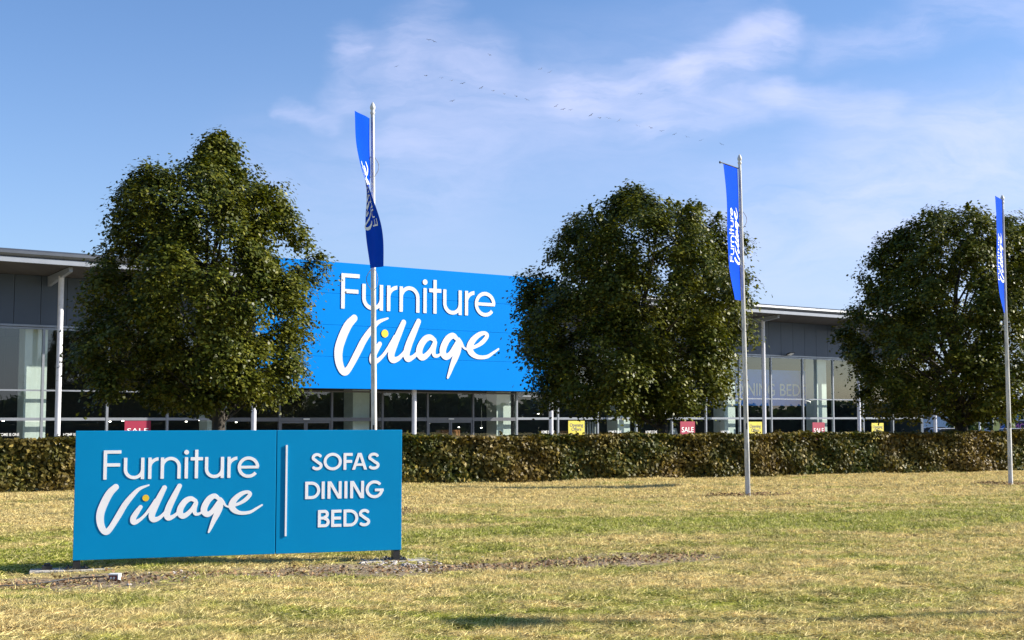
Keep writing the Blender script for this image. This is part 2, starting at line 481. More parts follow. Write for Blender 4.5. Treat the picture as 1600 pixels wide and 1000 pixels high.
def polebuild(n, g, base):
    f = n.noise(n.mapping(g.outputs['Position'], sc=(14, 14, 2.2)), 1.0, 6, .75)
    a = n.mix(n.mapr(f, .42, .68), (.62, .62, .60, 1), (.30, .29, .26, 1))
    return n.mix(n.mapr(n.noise(g.outputs['Position'], 60, 4), .6, .72, 0, .5), a, (.2, .2, .17, 1))
M['pole'] = mat('weathered_white_pole', (.6, .6, .6), .5, build=polebuild)
M['flag'] = mat('blue_flag_cloth', (.0, .05, .50), .8, var=.05, spec=.05)
M['flag_text'] = mat('white_flag_print', (.75, .8, .85), .8, var=.03)
M['rope'] = mat('grey_rope', (.25, .25, .24), .9)
M['column'] = mat('white_steel_column', (.62, .62, .65), .4, var=.05, vs=6)
M['clad'] = mat('grey_cladding_panel', (.058, .078, .112), .5, var=.05, vs=.7, metal=.1)
M['clad_gap'] = mat('dark_joint', (.02, .02, .022), .9)
M['roof'] = mat('grey_roof_sheet', (.07, .08, .095), .4, metal=.3, var=.08)
M['fascia'] = mat('white_fascia', (.25, .275, .32), .4, var=.05)
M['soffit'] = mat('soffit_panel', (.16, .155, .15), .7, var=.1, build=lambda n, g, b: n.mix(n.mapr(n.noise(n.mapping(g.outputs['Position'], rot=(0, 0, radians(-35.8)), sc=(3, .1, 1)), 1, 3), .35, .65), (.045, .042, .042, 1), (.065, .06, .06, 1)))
M['frame'] = mat('aluminium_frame', (.26, .28, .31), .35, metal=.35, var=.06)
M['frame_dark'] = mat('grey_door_frame', (.11, .115, .13), .4, metal=.3, var=.06)
M['pillar'] = mat('pale_pillar', (.66, .71, .68), .6, var=.04)
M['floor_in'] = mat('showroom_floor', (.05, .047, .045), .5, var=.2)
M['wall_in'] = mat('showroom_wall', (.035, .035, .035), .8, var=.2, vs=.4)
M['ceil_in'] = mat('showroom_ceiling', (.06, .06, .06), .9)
M['banner_blue'] = mat('interior_banner_blue', (.06, .25, .80), .7, var=.05)
M['banner_text'] = mat('interior_banner_white', (.75, .8, .85), .7)
M['red'] = mat('red_poster', (.27, .003, .035), .6, var=.03)
M['yellow'] = mat('yellow_poster', (.55, .46, .04), .6, var=.04)
M['navy_text'] = mat('dark_print', (.08, .09, .12), .7)
M['wood'] = mat('orange_wood', (.38, .15, .05), .45, var=.3, vs=5)
M['asphalt'] = mat('asphalt', (.055, .055, .056), .9, var=.25, vs=.6, bump=.4, bs=60)
M['paving'] = mat('paving', (.28, .27, .25), .85, var=.15, vs=.8)
M['earth'] = mat('slab_concrete', (.42, .39, .34), .9, var=.25, vs=8, bump=.6, bs=30)
M['stone'] = mat('stones', (.45, .40, .36), .85, var=.35, vs=20)
M['red_box'] = mat('dull_red_plastic', (.22, .03, .025), .5)
M['white_pl'] = mat('white_plastic', (.75, .75, .72), .5)
M['far_wall'] = mat('far_white_wall', (.60, .63, .68), .6)
M['blind'] = mat('grey_blind', (.35, .36, .36), .7)
def emis(name, c, s):
    m = bpy.data.materials.new(name); m.use_nodes = True; b = m.node_tree.nodes['Principled BSDF']
    b.inputs['Base Color'].default_value = (*c, 1); b.inputs['Emission Color'].default_value = (*c, 1); b.inputs['Emission Strength'].default_value = s
    return m
M['lamp_on'] = emis('lit_lamp', (1, .93, .8), 6)
def glass(name, tint, k, add):
    m = bpy.data.materials.new(name); m.use_nodes = True; n = NT(m.node_tree)
    n.n.remove(n.n['Principled BSDF'])
    t = n.add('ShaderNodeBsdfTransparent'); t.inputs[0].default_value = (*tint, 1)
    gl = n.add('ShaderNodeBsdfGlossy'); gl.inputs['Roughness'].default_value = .0; gl.inputs[0].default_value = (.9, .93, .9, 1)
    g = n.add('ShaderNodeNewGeometry')
    bp = n.add('ShaderNodeBump'); bp.inputs['Strength'].default_value = .02; bp.inputs['Distance'].default_value = .05
    n.l.new(n.noise(g.outputs['Position'], .9, 2), bp.inputs['Height']); n.l.new(bp.outputs[0], gl.inputs['Normal'])
    cs = n.m('ABSOLUTE', n.vm('DOT_PRODUCT', g.outputs['Normal'], g.outputs['Incoming']))
    sch = n.m('MULTIPLY_ADD', n.m('POWER', n.m('SUBTRACT', 1.0, cs, clamp=True), 5.0), .92, .075)
    f = n.m('MULTIPLY_ADD', sch, k, add, clamp=True)
    mx = n.add('ShaderNodeMixShader'); n.l.new(f, mx.inputs[0]); n.l.new(t.outputs[0], mx.inputs[1]); n.l.new(gl.outputs[0], mx.inputs[2])
    n.l.new(mx.outputs[0], n.n['Material Output'].inputs[0])
    return m
M['glass'] = glass('window_glass', (.80, .86, .83), 1.1, .022)
M['car_glass'] = mat('car_glass', (.02, .025, .03), .08, spec=.8)
M['tyre'] = mat('tyre_rubber', (.02, .02, .02), .8)

# ---- lawn colours, shared by turf and blades
EARTH_A, EARTH_B = (-5.2, 12.2), (1.9, 14.8)
def lawn_colour(n, pos, blade):
    big = n.noise(n.mapping(pos, rot=(0, 0, radians(-22)), sc=(.30, .75, .3)), 1.0, 5, .62)
    mid = n.noise(n.mapping(pos, rot=(0, 0, radians(-20)), sc=(1.6, 3.2, 1)), 1.0, 4, .65)
    sp = n.add('ShaderNodeSeparateXYZ'); n.l.new(pos, sp.inputs[0])
    x, y, _ = sp.outputs
    # greener band across the lawn
    yw = n.m('ADD', y, n.m('MULTIPLY', n.m('SUBTRACT', n.noise(n.mapping(pos, sc=(.5, .5, .5)), 1.0, 5, .65), .5), 6.0))
    band = n.m('ABSOLUTE', n.m('SUBTRACT', yw, n.m('MULTIPLY_ADD', x, .36, 18.3)))
    gb = n.m('MULTIPLY', n.mapr(band, .2, 2.4, .12, 0), n.mapr(x, -3.0, 1.5))
    band2 = n.m('ABSOLUTE', n.m('SUBTRACT', yw, n.m('MULTIPLY_ADD', x, .36, 16.6)))
    gb2 = n.m('MULTIPLY', n.mapr(band2, .2, 1.6, .20, 0), n.mapr(x, 1.0, -2.5))
    # drier towards the hedge
    dry = n.mapr(n.m('SUBTRACT', y, n.m('MULTIPLY', x, .40)), 20, 25, 0, -.055)
    v = n.m('ADD', n.m('MULTIPLY', big, .54), n.m('MULTIPLY', mid, .46))
    v = n.m('ADD', n.m('ADD', n.m('ADD', v, gb), gb2), dry)
    green = n.mapr(v, .44, .60)
    straw = n.mix(n.mapr(n.noise(pos, 7, 4, .7), .35, .65), (.66, .50, .22, 1), (.74, .62, .26, 1))
    grn = n.mix(n.mapr(n.noise(pos, 5, 4, .7), .35, .65), (.20, .245, .025, 1), (.48, .49, .085, 1))
    c = n.mix(green, straw, grn)
    f1 = n.noise(n.mapping(pos, rot=(0, 0, radians(-15)), sc=(3.2, 7, 4)), 1.0, 6, .78)
    fine = n.mapr(f1, .34, .62, .42, 1.25)
    c = n.mix(1.0, c, n.comb(fine, fine, fine), 'MULTIPLY')
    return c, x, y
def earth_mask(n, x, y, pos):
    # bare strip in front of the sign
    ax, ay = EARTH_A; bx, by = EARTH_B; dx, dy = bx - ax, by - ay; L2 = dx * dx + dy * dy
    t = n.m('DIVIDE', n.m('ADD', n.m('MULTIPLY', n.m('SUBTRACT', x, ax), dx), n.m('MULTIPLY', n.m('SUBTRACT', y, ay), dy)), L2, clamp=True)
    qx = n.m('SUBTRACT', x, n.m('MULTIPLY_ADD', t, dx, ax)); qy = n.m('SUBTRACT', y, n.m('MULTIPLY_ADD', t, dy, ay))
    d = n.m('SQRT', n.m('ADD', n.m('MULTIPLY', qx, qx), n.m('MULTIPLY', qy, qy)))
    d = n.m('ADD', d, n.m('MULTIPLY', n.m('SUBTRACT', n.noise(pos, 1.7, 6, .75), .5), 2.6))
    return n.mapr(d, .25, .85, 1, 0)
def make_lawn_mats():
    m = bpy.data.materials.new('dry_turf'); m.use_nodes = True; n = NT(m.node_tree); b = n.n['Principled BSDF']
    g = n.add('ShaderNodeNewGeometry'); pos = g.outputs['Position']
    c, x, y = lawn_colour(n, pos, False)
    c = n.mix(1.0, c, (.72, .70, .66, 1), 'MULTIPLY')
    e = earth_mask(n, x, y, pos)
    for (ax_, ay_) in ((-2.27, 21.3), (4.72, 25.8), (11.57, 29.9)):      # worn hollows round the poles
        dd = n.m('SQRT', n.m('ADD', n.m('POWER', n.m('DIVIDE', n.m('SUBTRACT', x, ax_), 1.7), 2.0), n.m('POWER', n.m('SUBTRACT', y, ay_), 2.0)))
        dd = n.m('ADD', dd, n.m('MULTIPLY', n.m('SUBTRACT', n.noise(pos, 3.5, 4, .7), .5), .5))
        e = n.m('MAXIMUM', e, n.mapr(dd, .25, .60, .9, 0))
    ec = n.mix(n.mapr(n.noise(pos, 14, 5, .75), .35, .65), (.17, .125, .08, 1), (.42, .33, .23, 1))
    n.put(b.inputs['Base Color'], n.mix(e, c, ec)); b.inputs['Roughness'].default_value = .95; b.inputs['Specular IOR Level'].default_value = .1
    bp = n.add('ShaderNodeBump'); bp.inputs['Strength'].default_value = .9; bp.inputs['Distance'].default_value = .04
    n.l.new(n.noise(n.mapping(pos, sc=(16, 16, 16)), 1.0, 6, .75), bp.inputs['Height']); n.l.new(bp.outputs[0], b.inputs['Normal'])
    M['turf'] = m
    m = bpy.data.materials.new('grass_blade'); m.use_nodes = True; n = NT(m.node_tree); b = n.n['Principled BSDF']
    g = n.add('ShaderNodeNewGeometry'); pos = g.outputs['Position']
    c, x, y = lawn_colour(n, pos, True)
    r = g.outputs['Random Per Island']
    c = n.mix(n.mapr(r, .55, 1, 0, .75), c, (.82, .70, .34, 1))
    v = n.mapr(r, 0, .5, .45, 1.12, False)
    c = n.mix(1.0, c, n.comb(v, v, v), 'MULTIPLY')
    n.put(b.inputs['Base Color'], c); b.inputs['Roughness'].default_value = .7; b.inputs['Specular IOR Level'].default_value = .2
    t = n.add('ShaderNodeBsdfTranslucent'); n.put(t.inputs[0], c)
    mx = n.add('ShaderNodeMixShader'); mx.inputs[0].default_value = .3
    n.l.new(b.outputs[0], mx.inputs[1]); n.l.new(t.outputs[0], mx.inputs[2]); n.l.new(mx.outputs[0], n.n['Material Output'].inputs[0])
    M['blade'] = m
make_lawn_mats()

P1 = (-2.27, 21.3); P2 = (4.72, 25.8); P3 = (11.57, 29.9)
# ------------------------------------------------------------------ ground
def grid_obj(name, xs, ys, zf, m):
    XX, YY = np.meshgrid(xs, ys); ZZ = zf(XX, YY)
    v = np.stack([XX, YY, ZZ], -1).reshape(-1, 3)
    nx, ny = len(xs), len(ys)
    idx = np.arange(nx * ny).reshape(ny, nx)
    f = np.stack([idx[:-1, :-1], idx[:-1, 1:], idx[1:, 1:], idx[1:, :-1]], -1).reshape(-1, 4)
    me = bpy.data.meshes.new(name); me.from_pydata(v.tolist(), [], f.tolist())
    me.polygons.foreach_set('use_smooth', [True] * len(f)); me.materials.append(m); me.update()
    o = bpy.data.objects.new(name, me); COL.objects.link(o); return tag(o, kind='structure')
print('ground')
MB().add([(-1500, -800, 0), (1500, -800, 0), (1500, 2500, 0), (-1500, 2500, 0)], [(0, 1, 2, 3)]) if False else None
gb = MB(); gb.add([(-1500, -800, -.72), (1500, -800, -.72), (1500, 2500, -.72), (-1500, 2500, -.72)], [(0, 1, 2, 3)])
tag(gb.build('car_park', M['asphalt']), kind='structure')
xs = np.unique(np.concatenate([np.arange(-60, -18, 1.0), np.arange(-18, 20, .16), np.arange(20, 61, 1.0)]))
ys = np.unique(np.concatenate([np.arange(-25, 8, 1.0), np.arange(8, 42, .16), np.arange(42, 66, 1.0)]))
def lz(x, y):
    z = lawn_z(x, y)
    z = z + np.where((y > 8) & (y < 30), .010 * np.sin(x * 7.1 + 3 * np.sin(y * 2.3)) * np.sin(y * 6.3 + 2 * np.sin(x * 1.9)), 0)
    edge = np.clip((-16 - y) / 6, 0, 1); return np.where(y < -16, z - .75 * edge, z) - np.where(y > 60, .3, 0)
grid_obj('lawn', xs, ys, lz, M['turf'])

def earth_d(x, y):
    ax, ay = EARTH_A; bx, by = EARTH_B; dx, dy = bx - ax, by - ay
    t = np.clip(((x - ax) * dx + (y - ay) * dy) / (dx * dx + dy * dy), 0, 1)
    return np.hypot(x - ax - t * dx, y - ay - t * dy)
print('grass')
def vnoise(x, y, sc, seed):
    g = np.random.default_rng(seed).random((256, 256))
    u = x * sc + 1000; v = y * sc + 1000
    i = np.floor(u).astype(int); j = np.floor(v).astype(int); fu = u - i; fv = v - j
    fu = fu * fu * (3 - 2 * fu); fv = fv * fv * (3 - 2 * fv)
    a = g[j % 256, i % 256]; b = g[j % 256, (i + 1) % 256]; c = g[(j + 1) % 256, i % 256]; d = g[(j + 1) % 256, (i + 1) % 256]
    return (a * (1 - fu) + b * fu) * (1 - fv) + (c * (1 - fu) + d * fu) * fv
def make_grass(N):
    M_ = int(N * 2.2)
    y = 9.0 + rng.random(M_) ** 1.35 * 28
    x = (rng.random(M_) * 2 - 1) * (.42 * y + .6)
    keep = (y < 26.9 + .431 * (x + 10.76) - .02)
    wob = .35 * np.sin(x * 2.1 + y) + .2 * np.sin(x * 5.3 - y * 3)
    ed = earth_d(x, y) + wob * .5
    ed = ed + (vnoise(x, y, 1.5, 8) - .5) * .7 + (vnoise(x, y, 5., 9) - .5) * .4
    keep &= ~((ed < .46) & (rng.random(M_) < .88))
    for (ax_, ay_) in ((-4.6, 13.05), (-1.25, 14.1)):      # trodden turf before the two feet of the sign
        keep &= ~((np.hypot((x - ax_) / 1.5, y - ay_) < .48) & (rng.random(M_) < .93))
    for (ax_, ay_) in (P1, P2, P3):
        keep &= ~((np.hypot((x - ax_) / 1.6, y - ay_) < .48 + .1 * np.sin(x * 9)) & (rng.random(M_) < .75))
    big = vnoise(x, y * 1.6, .8, 1); mid = vnoise(x, y * 1.3, 3.1, 2); fine = vnoise(x, y, 9.0, 3)
    cl = .35 * big + .35 * mid + .45 * fine
    keep &= (rng.random(M_) < np.clip((cl - .22) * 1.9, .06, 1))
    x = x[keep][:N]; y = y[keep][:N]; n = len(x); cl = cl[keep][:N]; fine = fine[keep][:N]
    z = lawn_z(x, y) - .005
    sc = np.clip(y / 13, .8, 2.2)
    h = (.016 + .06 * np.clip(cl - .3, 0, 1) ** 1.3 + .02 * rng.random(n)) * (.85 + .3 * sc)
    wd = (.0035 + .0035 * rng.random(n)) * sc * 1.2
    a = rng.random(n) * .9 * 2 * pi + fine * 9; tl = .15 + rng.random(n) ** .7 * 1.25
    dirx, diry = np.cos(a), np.sin(a)
    wa = rng.random(n) * 2 * pi
    wx, wy = np.cos(wa) * wd, np.sin(wa) * wd
    tip = np.stack([x + dirx * h * np.sin(tl) * 2.0, y + diry * h * np.sin(tl) * 2.0, z + h * np.cos(tl) + .008], -1)
    b0 = np.stack([x - wx, y - wy, z], -1); b1 = np.stack([x + wx, y + wy, z], -1)
    A = np.stack([b0, b1, tip], 1)
    # longer dead stalks lying over the turf
    k = rng.random(n) < .30
    x2, y2, z2, s2 = x[k], y[k], z[k], sc[k]; q = len(x2)
    a2 = rng.random(q) * 2 * pi; l2 = (.03 + .07 * rng.random(q)) * (.8 + .3 * s2); w2 = (.0016 + .0016 * rng.random(q)) * s2 * 1.3
    up = .010 + .035 * rng.random(q) ** 2
    q0 = np.stack([x2 + np.sin(a2) * w2, y2 - np.cos(a2) * w2, z2 + .012 + up * .3], -1)
    q1 = np.stack([x2 - np.sin(a2) * w2, y2 + np.cos(a2) * w2, z2 + .018 + up * .3], -1)
    q2 = np.stack([x2 + np.cos(a2) * l2, y2 + np.sin(a2) * l2, z2 + .012 + up], -1)
    return np.concatenate([A, np.stack([q0, q1, q2], 1)])
tag(np_mesh('grass', make_grass(700000), 3, M['blade']), 'short sun-dried straw and green grass covering the lawn in front of the hedge', 'grass', kind='stuff')

# ------------------------------------------------------------------ leaf cards
def leaves(c, nrm, size, fold=.25):
    """c (n,3) centres, nrm (n,3) rough normals, size (n,) -> pointed quads"""
    n = len(c)
    nrm = nrm / np.linalg.norm(nrm, axis=1, keepdims=True)
    t = rng.normal(size=(n, 3)); t -= (t * nrm).sum(1, keepdims=True) * nrm; t /= np.linalg.norm(t, axis=1, keepdims=True)
    b = np.cross(nrm, t)
    s = size[:, None]
    p0 = c - t * s * .5; p2 = c + t * s * .55
    p1 = c + b * s * .36 - t * s * .08 + nrm * s * fold * .3; p3 = c - b * s * .36 - t * s * .08 + nrm * s * fold * .3
    return np.stack([p0, p1, p2, p3], 1)

def crown_leaves(base, keys, n_cl, per, size, seed, clr=.22, lump=.13):
    """keys: (z, radius, dx) profile of the crown; lobes carry sprays of leaves on their outer side"""
    r = np.random.default_rng(seed)
    kz = np.array([k[0] for k in keys]); kr = np.array([k[1] for k in keys]); kx = np.array([k[2] for k in keys])
    C = []; Nn = []; tips = []
    zz = np.linspace(kz[0], kz[-1], 200); wz = np.interp(zz, kz, kr) + .45; cdf = np.cumsum(wz); cdf /= cdf[-1]
    zc = kz.mean(); n_lobe = max(12, n_cl // 11); ph = r.random(6) * 6.28; scl = kr.max() / 3.0
    for i in range(n_lobe):
        z = np.interp((i + r.random()) / n_lobe, cdf, zz); th = i * 2.39996 + r.normal() * .35
        R = np.interp(z, kz, kr)
        R *= 1 + lump * (.75 * np.sin(3 * th + ph[0] + z * 1.1) + .6 * np.sin(5 * th + ph[1] - z * 2.3) + .5 * np.sin(2 * th + ph[2] + z * 2.6)) - .3 * lump
        lr = min(.75 * scl, .22 * scl + .36 * scl * r.random(), R * .8 + .12)
        inner = r.random() < .22
        rr = max(R * (1 + lump * np.clip(r.normal(), -1.6, .9) * .8) - lr * .80, 0) * (.45 if inner else 1)
        z = max(z, kz[0] + lr * .75); dx = np.interp(z, kz, kx)
        lc = np.array([base[0] + dx + rr * cos(th), base[1] + rr * sin(th), base[2] + z])
        ax = np.array([cos(th) * min(1, rr + .2), sin(th) * min(1, rr + .2), .35 + .9 * (z - zc) / (kz[-1] - kz[0])]); ax /= np.linalg.norm(ax)
        ncl = int(n_cl / n_lobe * (.7 + .6 * r.random()) * (.5 + lr / scl))
        for _ in range(ncl):
            d = r.normal(size=3); d /= np.linalg.norm(d)
            if d @ ax < -.25: d = -d
            c = lc + d * lr * np.array([1, 1, .85]) * (.75 + .35 * r.random())
            if r.random() < .10: c = c + d * .12
            tips.append(c)
            m = int(per * (.5 + r.random()))
            u = r.normal(size=(m, 3)) * np.array([clr, clr, clr * .45]) * .62
            p = c + u + d * r.normal(size=(m, 1)) * clr * .35
            p[:, 2] -= .5 * (u[:, 0] ** 2 + u[:, 1] ** 2) / clr
            C.append(p); Nn.append(d * .65 + np.array([.1, 0, .75]) + r.normal(size=(m, 3)) * .34)
    # upright shoots on the top
    for i in range(int(34 * min(1, scl))):
        z = kz[-1] - (kz[-1] - zc) * r.random() ** 1.3 * .9; th = r.random() * 6.28; R = np.interp(z, kz, kr) * .95
        c = np.array([base[0] + np.interp(z, kz, kx) + R * cos(th), base[1] + R * sin(th), base[2] + z]); hh = .15 + .25 * r.random(); m = 60
        t = r.random((m, 1)); p = c + np.array([.15 * cos(th), .15 * sin(th), 1]) * t * hh + r.normal(size=(m, 3)) * .07 * (1.2 - t)
        C.append(p); Nn.append(r.normal(size=(m, 3)) + np.array([0, 0, .4]))
    C = np.concatenate(C); Nn = np.concatenate(Nn)
    ok = C[:, 2] > base[2] + kz[0] - .12 + .25 * np.sin(C[:, 0] * 2.1 + C[:, 1] * 1.3)
    C = C[ok]; Nn = Nn[ok]
    sz = size * (.65 + .6 * r.random(len(C)))
    return leaves(C, Nn, sz), [t for t in tips if t[2] > base[2] + kz[0] + .1]

def make_tree(name, base, keys, label, n_cl, per, size, seed, trunk_r=.17, trunk_h=None, group=None, leaf='leaf', limbs=46, clr=.26, lump=.10):
    root = empty(name, base, label, 'tree', group)
    q, tips = crown_leaves(base, keys, n_cl, per, size, seed, clr=clr, lump=lump)
    np_mesh('crown', q, 4, M[leaf], root)
    r = random.Random(seed)
    mb = MB(); top = keys[-1][0]; b = Vector(base)
    def cen(z):
        return b + Vector((np.interp(z, [k[0] for k in keys], [k[2] for k in keys]) * min(1, z / keys[0][0]) * (.9 if z > keys[0][0] else .4), 0, z))
    pts = [b + Vector((0, 0, -.15)), b + Vector((0, 0, .15))] + [cen(top * t) + Vector((r.uniform(-.06, .06), r.uniform(-.06, .06), 0)) for t in (.12, .2, .3, .42, .56, .7, .84, .95)]
    rad = [trunk_r * 1.5, trunk_r * 1.15] + [trunk_r * k for k in (1.0, .95, .85, .68, .48, .3, .16, .05)]
    mb.tube(pts, rad, 10)
    mb.build('trunk', M['bark'], root)
    lm = MB()
    for tip in r.sample(tips, min(limbs, len(tips))):
        tip = Vector(tip); h = tip.z - b.z
        z0 = max(keys[0][0] * .75, h * r.uniform(.45, .7))
        p0 = cen(z0); mid = p0.lerp(tip, .5) + Vector((r.uniform(-.15, .15), r.uniform(-.15, .15), r.uniform(-.05, .2)))
        lm.tube([p0, mid, tip], [trunk_r * .32 * (1 - .5 * h / top), trunk_r * .18, .008], 6, cap=False)
    lm.build('limbs', M['bark'], root)
    return root

print('trees')
T1 = (-6.99, 30.7, -.02); T2 = (4.27, 35.6, -.02); T3 = (14.0, 39.8, -.02)
def keys_from(px_rows, Yd, base):
    out = []
    for (y, l, r_) in px_rows:
        z = EYE + (HZ - y) / F_PX * Yd * .955
        xc = ((l + r_) / 2 - 800) / F_PX * Yd - base[0]
        out.append((z - base[2], max((r_ - l) / 2 / F_PX * Yd - .08, .08), xc))
    out = sorted(out); return out
k1 = keys_from([(630, 290, 395), (617, 205, 435), (598, 165, 462), (570, 152, 478), (530, 148, 482), (480, 146, 488), (430, 144, 490), (400, 150, 486), (370, 160, 466), (340, 166, 456), (310, 174, 448), (285, 184, 436), (264, 200, 418), (254, 262, 380), (236, 300, 368), (215, 304, 366), (198, 322, 352)], 30.7, T1)
make_tree('lime_tree', T1, k1, 'dense rounded tree with a pointed tuft on top, behind the blue roadside sign', 2500, 56, .10, 3, lump=.10)
k2 = keys_from([(648, 960, 1075), (635, 880, 1110), (615, 850, 1130), (600, 830, 1140), (560, 825, 1145), (520, 822, 1150), (490, 820, 1165), (450, 825, 1178), (420, 850, 1172), (390, 862, 1165), (360, 875, 1150), (335, 890, 1130), (318, 925, 1080), (300, 958, 1020), (285, 975, 1000)], 35.6, T2)
make_tree('lime_tree', T2, k2, 'broad dark tree overlapping the right end of the large blue building sign', 2500, 56, .105, 5, lump=.13)
k3 = keys_from([(650, 1430, 1560), (636, 1385, 1610), (615, 1345, 1630), (590, 1328, 1650), (540, 1322, 1655), (490, 1330, 1655), (455, 1342, 1650), (420, 1368, 1645), (390, 1375, 1640), (365, 1385, 1625), (345, 1405, 1600), (332, 1430, 1560), (322, 1465, 1520)], 39.8, T3)
make_tree('lime_tree', T3, k3, 'wide dark tree behind the rightmost flagpole at the right edge', 2500, 54, .11, 9, trunk_r=.2, lump=.11)

# ------------------------------------------------------------------ hedge
print('hedge')
HA = (-15.0, 26.9 + .431 * (-15 + 10.76)); HDIR = np.array([1, .431]) / hypot(1, .431); HN = np.array([HDIR[1], -HDIR[0]])
HL = 40.0; HT = .95; HH = 1.12
def hedge_frame(s, d, z): return (HA[0] + HDIR[0] * s + HN[0] * d, HA[1] + HDIR[1] * s + HN[1] * d, z)
hroot = empty('hedge', (HA[0], HA[1], 0), 'long clipped brown and green beech hedge between the lawn and the shop', 'hedge')
def hedge_leaves():
    q = []
    def blk(n, sfun): q.append(sfun(n))
    n = 56000
    s = rng.random(n) * HL; z = rng.random(n) * (HH + .02)
    wav = .05 * np.sin(s * 1.7) + .04 * np.sin(s * 4.3 + z * 3) + .03 * np.sin(z * 9 + s * 2.2)
    d = -np.abs(rng.normal(size=n)) * .15 + wav + .03
    P1 = (s, d, z); N1 = (rng.normal(size=n) * .6, 1.0 + rng.normal(size=n) * .5, .35 + rng.normal(size=n) * .6)
    n = 50000
    s2 = rng.random(n) * HL; d2 = -rng.random(n) * HT
    z2 = HH - np.abs(rng.normal(size=n)) * .05 + .025 * np.sin(s2 * 2.3) + .02 * np.sin(s2 * 7.1 + d2 * 4) + np.where(rng.random(n) < .02, rng.random(n) * .05, 0)
    P2 = (s2, d2 + .03, z2); N2 = (rng.normal(size=n) * .6, rng.normal(size=n) * .6, 1 + rng.normal(size=n) * .4)
    s = np.concatenate([P1[0], P2[0]]); d = np.concatenate([P1[1], P2[1]]); z = np.concatenate([P1[2], P2[2]])
    ns = np.concatenate([N1[0], N2[0]]); nd = np.concatenate([N1[1], N2[1]]); nz = np.concatenate([N1[2], N2[2]])
    x = HA[0] + HDIR[0] * s + HN[0] * d; y = HA[1] + HDIR[1] * s + HN[1] * d
    C = np.stack([x, y, z + lawn_z(x, y)], -1)
    N_ = np.stack([HDIR[0] * ns + HN[0] * nd, HDIR[1] * ns + HN[1] * nd, nz], -1)
    return leaves(C, N_, .10 * (.6 + .7 * rng.random(len(s))))
def shoots():
    C = []; N_ = []
    for k in range(120):
        s_ = rng.random() * HL; d_ = -rng.random() * HT * .9; hh = .05 + .13 * rng.random() ** 2; m = 7
        t = rng.random(m); lx = rng.normal() * .05
        x = HA[0] + HDIR[0] * (s_ + lx * t) + HN[0] * d_; y = HA[1] + HDIR[1] * (s_ + lx * t) + HN[1] * d_
        C.append(np.stack([x + rng.normal(size=m) * .018, y + rng.normal(size=m) * .018, HH + t * hh + lawn_z(x, y)], -1)); N_.append(rng.normal(size=(m, 3)) + np.array([0, 0, .4]))
    C = np.concatenate(C); return leaves(C, np.concatenate(N_), .055 + .03 * rng.random(len(C)))
np_mesh('shoots', shoots(), 4, M['hedge'], hroot)
np_mesh('foliage', hedge_leaves(), 4, M['hedge'], hroot)
hb = MB().box(hedge_frame, 0, HL, -HT + .1, -.30, .1, HH - .16)
for k in range(160):
    s = k * HL / 160 + random.uniform(-.08, .08); d = random.uniform(-.6, -.2)
    p = hedge_frame(s, d, -.05); p2 = hedge_frame(s + random.uniform(-.1, .1), d, .5)
    hb.tube([p, p2], [.022, .015], 5)
hb.build('stems', M['hedge_core'], hroot)

# ------------------------------------------------------------------ roadside sign
print('sign')
SL = at_y(113, 893, 13.39); SR_ = at_y(627, 868, 14.46)
sv = Vector((SR_[0] - SL[0], SR_[1] - SL[1], 0)); SW = sv.length; sa = sv / SW; sn = Vector((sa.y, -sa.x, 0))
SB, ST = .115, 1.452
def sf(s, d, z): return (SL[0] + sa.x * s + sn.x * d, SL[1] + sa.y * s + sn.y * d, z)
def s_local(px, py):
    r = Vector(ray(px, py)); o = Vector((0, 0, EYE)); p0 = Vector((SL[0], SL[1], 0)) + sn * .03
    t = (p0 - o).dot(sn) / r.dot(sn); h = o + r * t
    return (h - p0).dot(sa), h.z
ssplit = s_local(432, 760)[0]
zl = float(lawn_z(SL[0], SL[1]))
rs = empty('roadside_sign', (*sf(SW / 2, -.05, 0)[:2], zl), 'long blue free-standing shop sign on two black posts, Furniture Village logo and SOFAS DINING BEDS', 'sign')
tag(MB().box(sf, 0, ssplit - .004, -.06, 0, SB, ST).build('logo_panel', M['sign_blue'], rs, bevel=.004), 'blue panel with the white script logo')
tag(MB().box(sf, ssplit + .004, SW, -.06, 0, SB, ST).build('product_panel', M['sign_blue'], rs, bevel=.004), 'blue panel with three lines of white capitals')
MB().box(sf, .01, SW - .01, -.075, -.062, SB + .01, ST - .01).build('backing_frame', M['edge_metal'], rs)
for s_ in (.035, SW - .055):
    gz = float(lawn_z(*sf(s_, 0, 0)[:2]))
    MB().box(sf, s_ - .03, s_ + .04, -.135, -.077, gz - .05, ST - .12).box(sf, s_ - .032, s_ + .042, -.0765, -.008, gz - .05, SB - .002).build('post', M['black_steel'], rs)
    b = MB().box(sf, s_ - .11, s_ + .12, -.20, 0.0, gz + .016, gz + .030)
    for q in (-.08, .09):
        for e in (-.17, -.03): b.tube([sf(s_ + q, e, gz + .02), sf(s_ + q, e, gz + .05)], .012, 6)
    b.build('base_plate', M['black_steel'], rs)
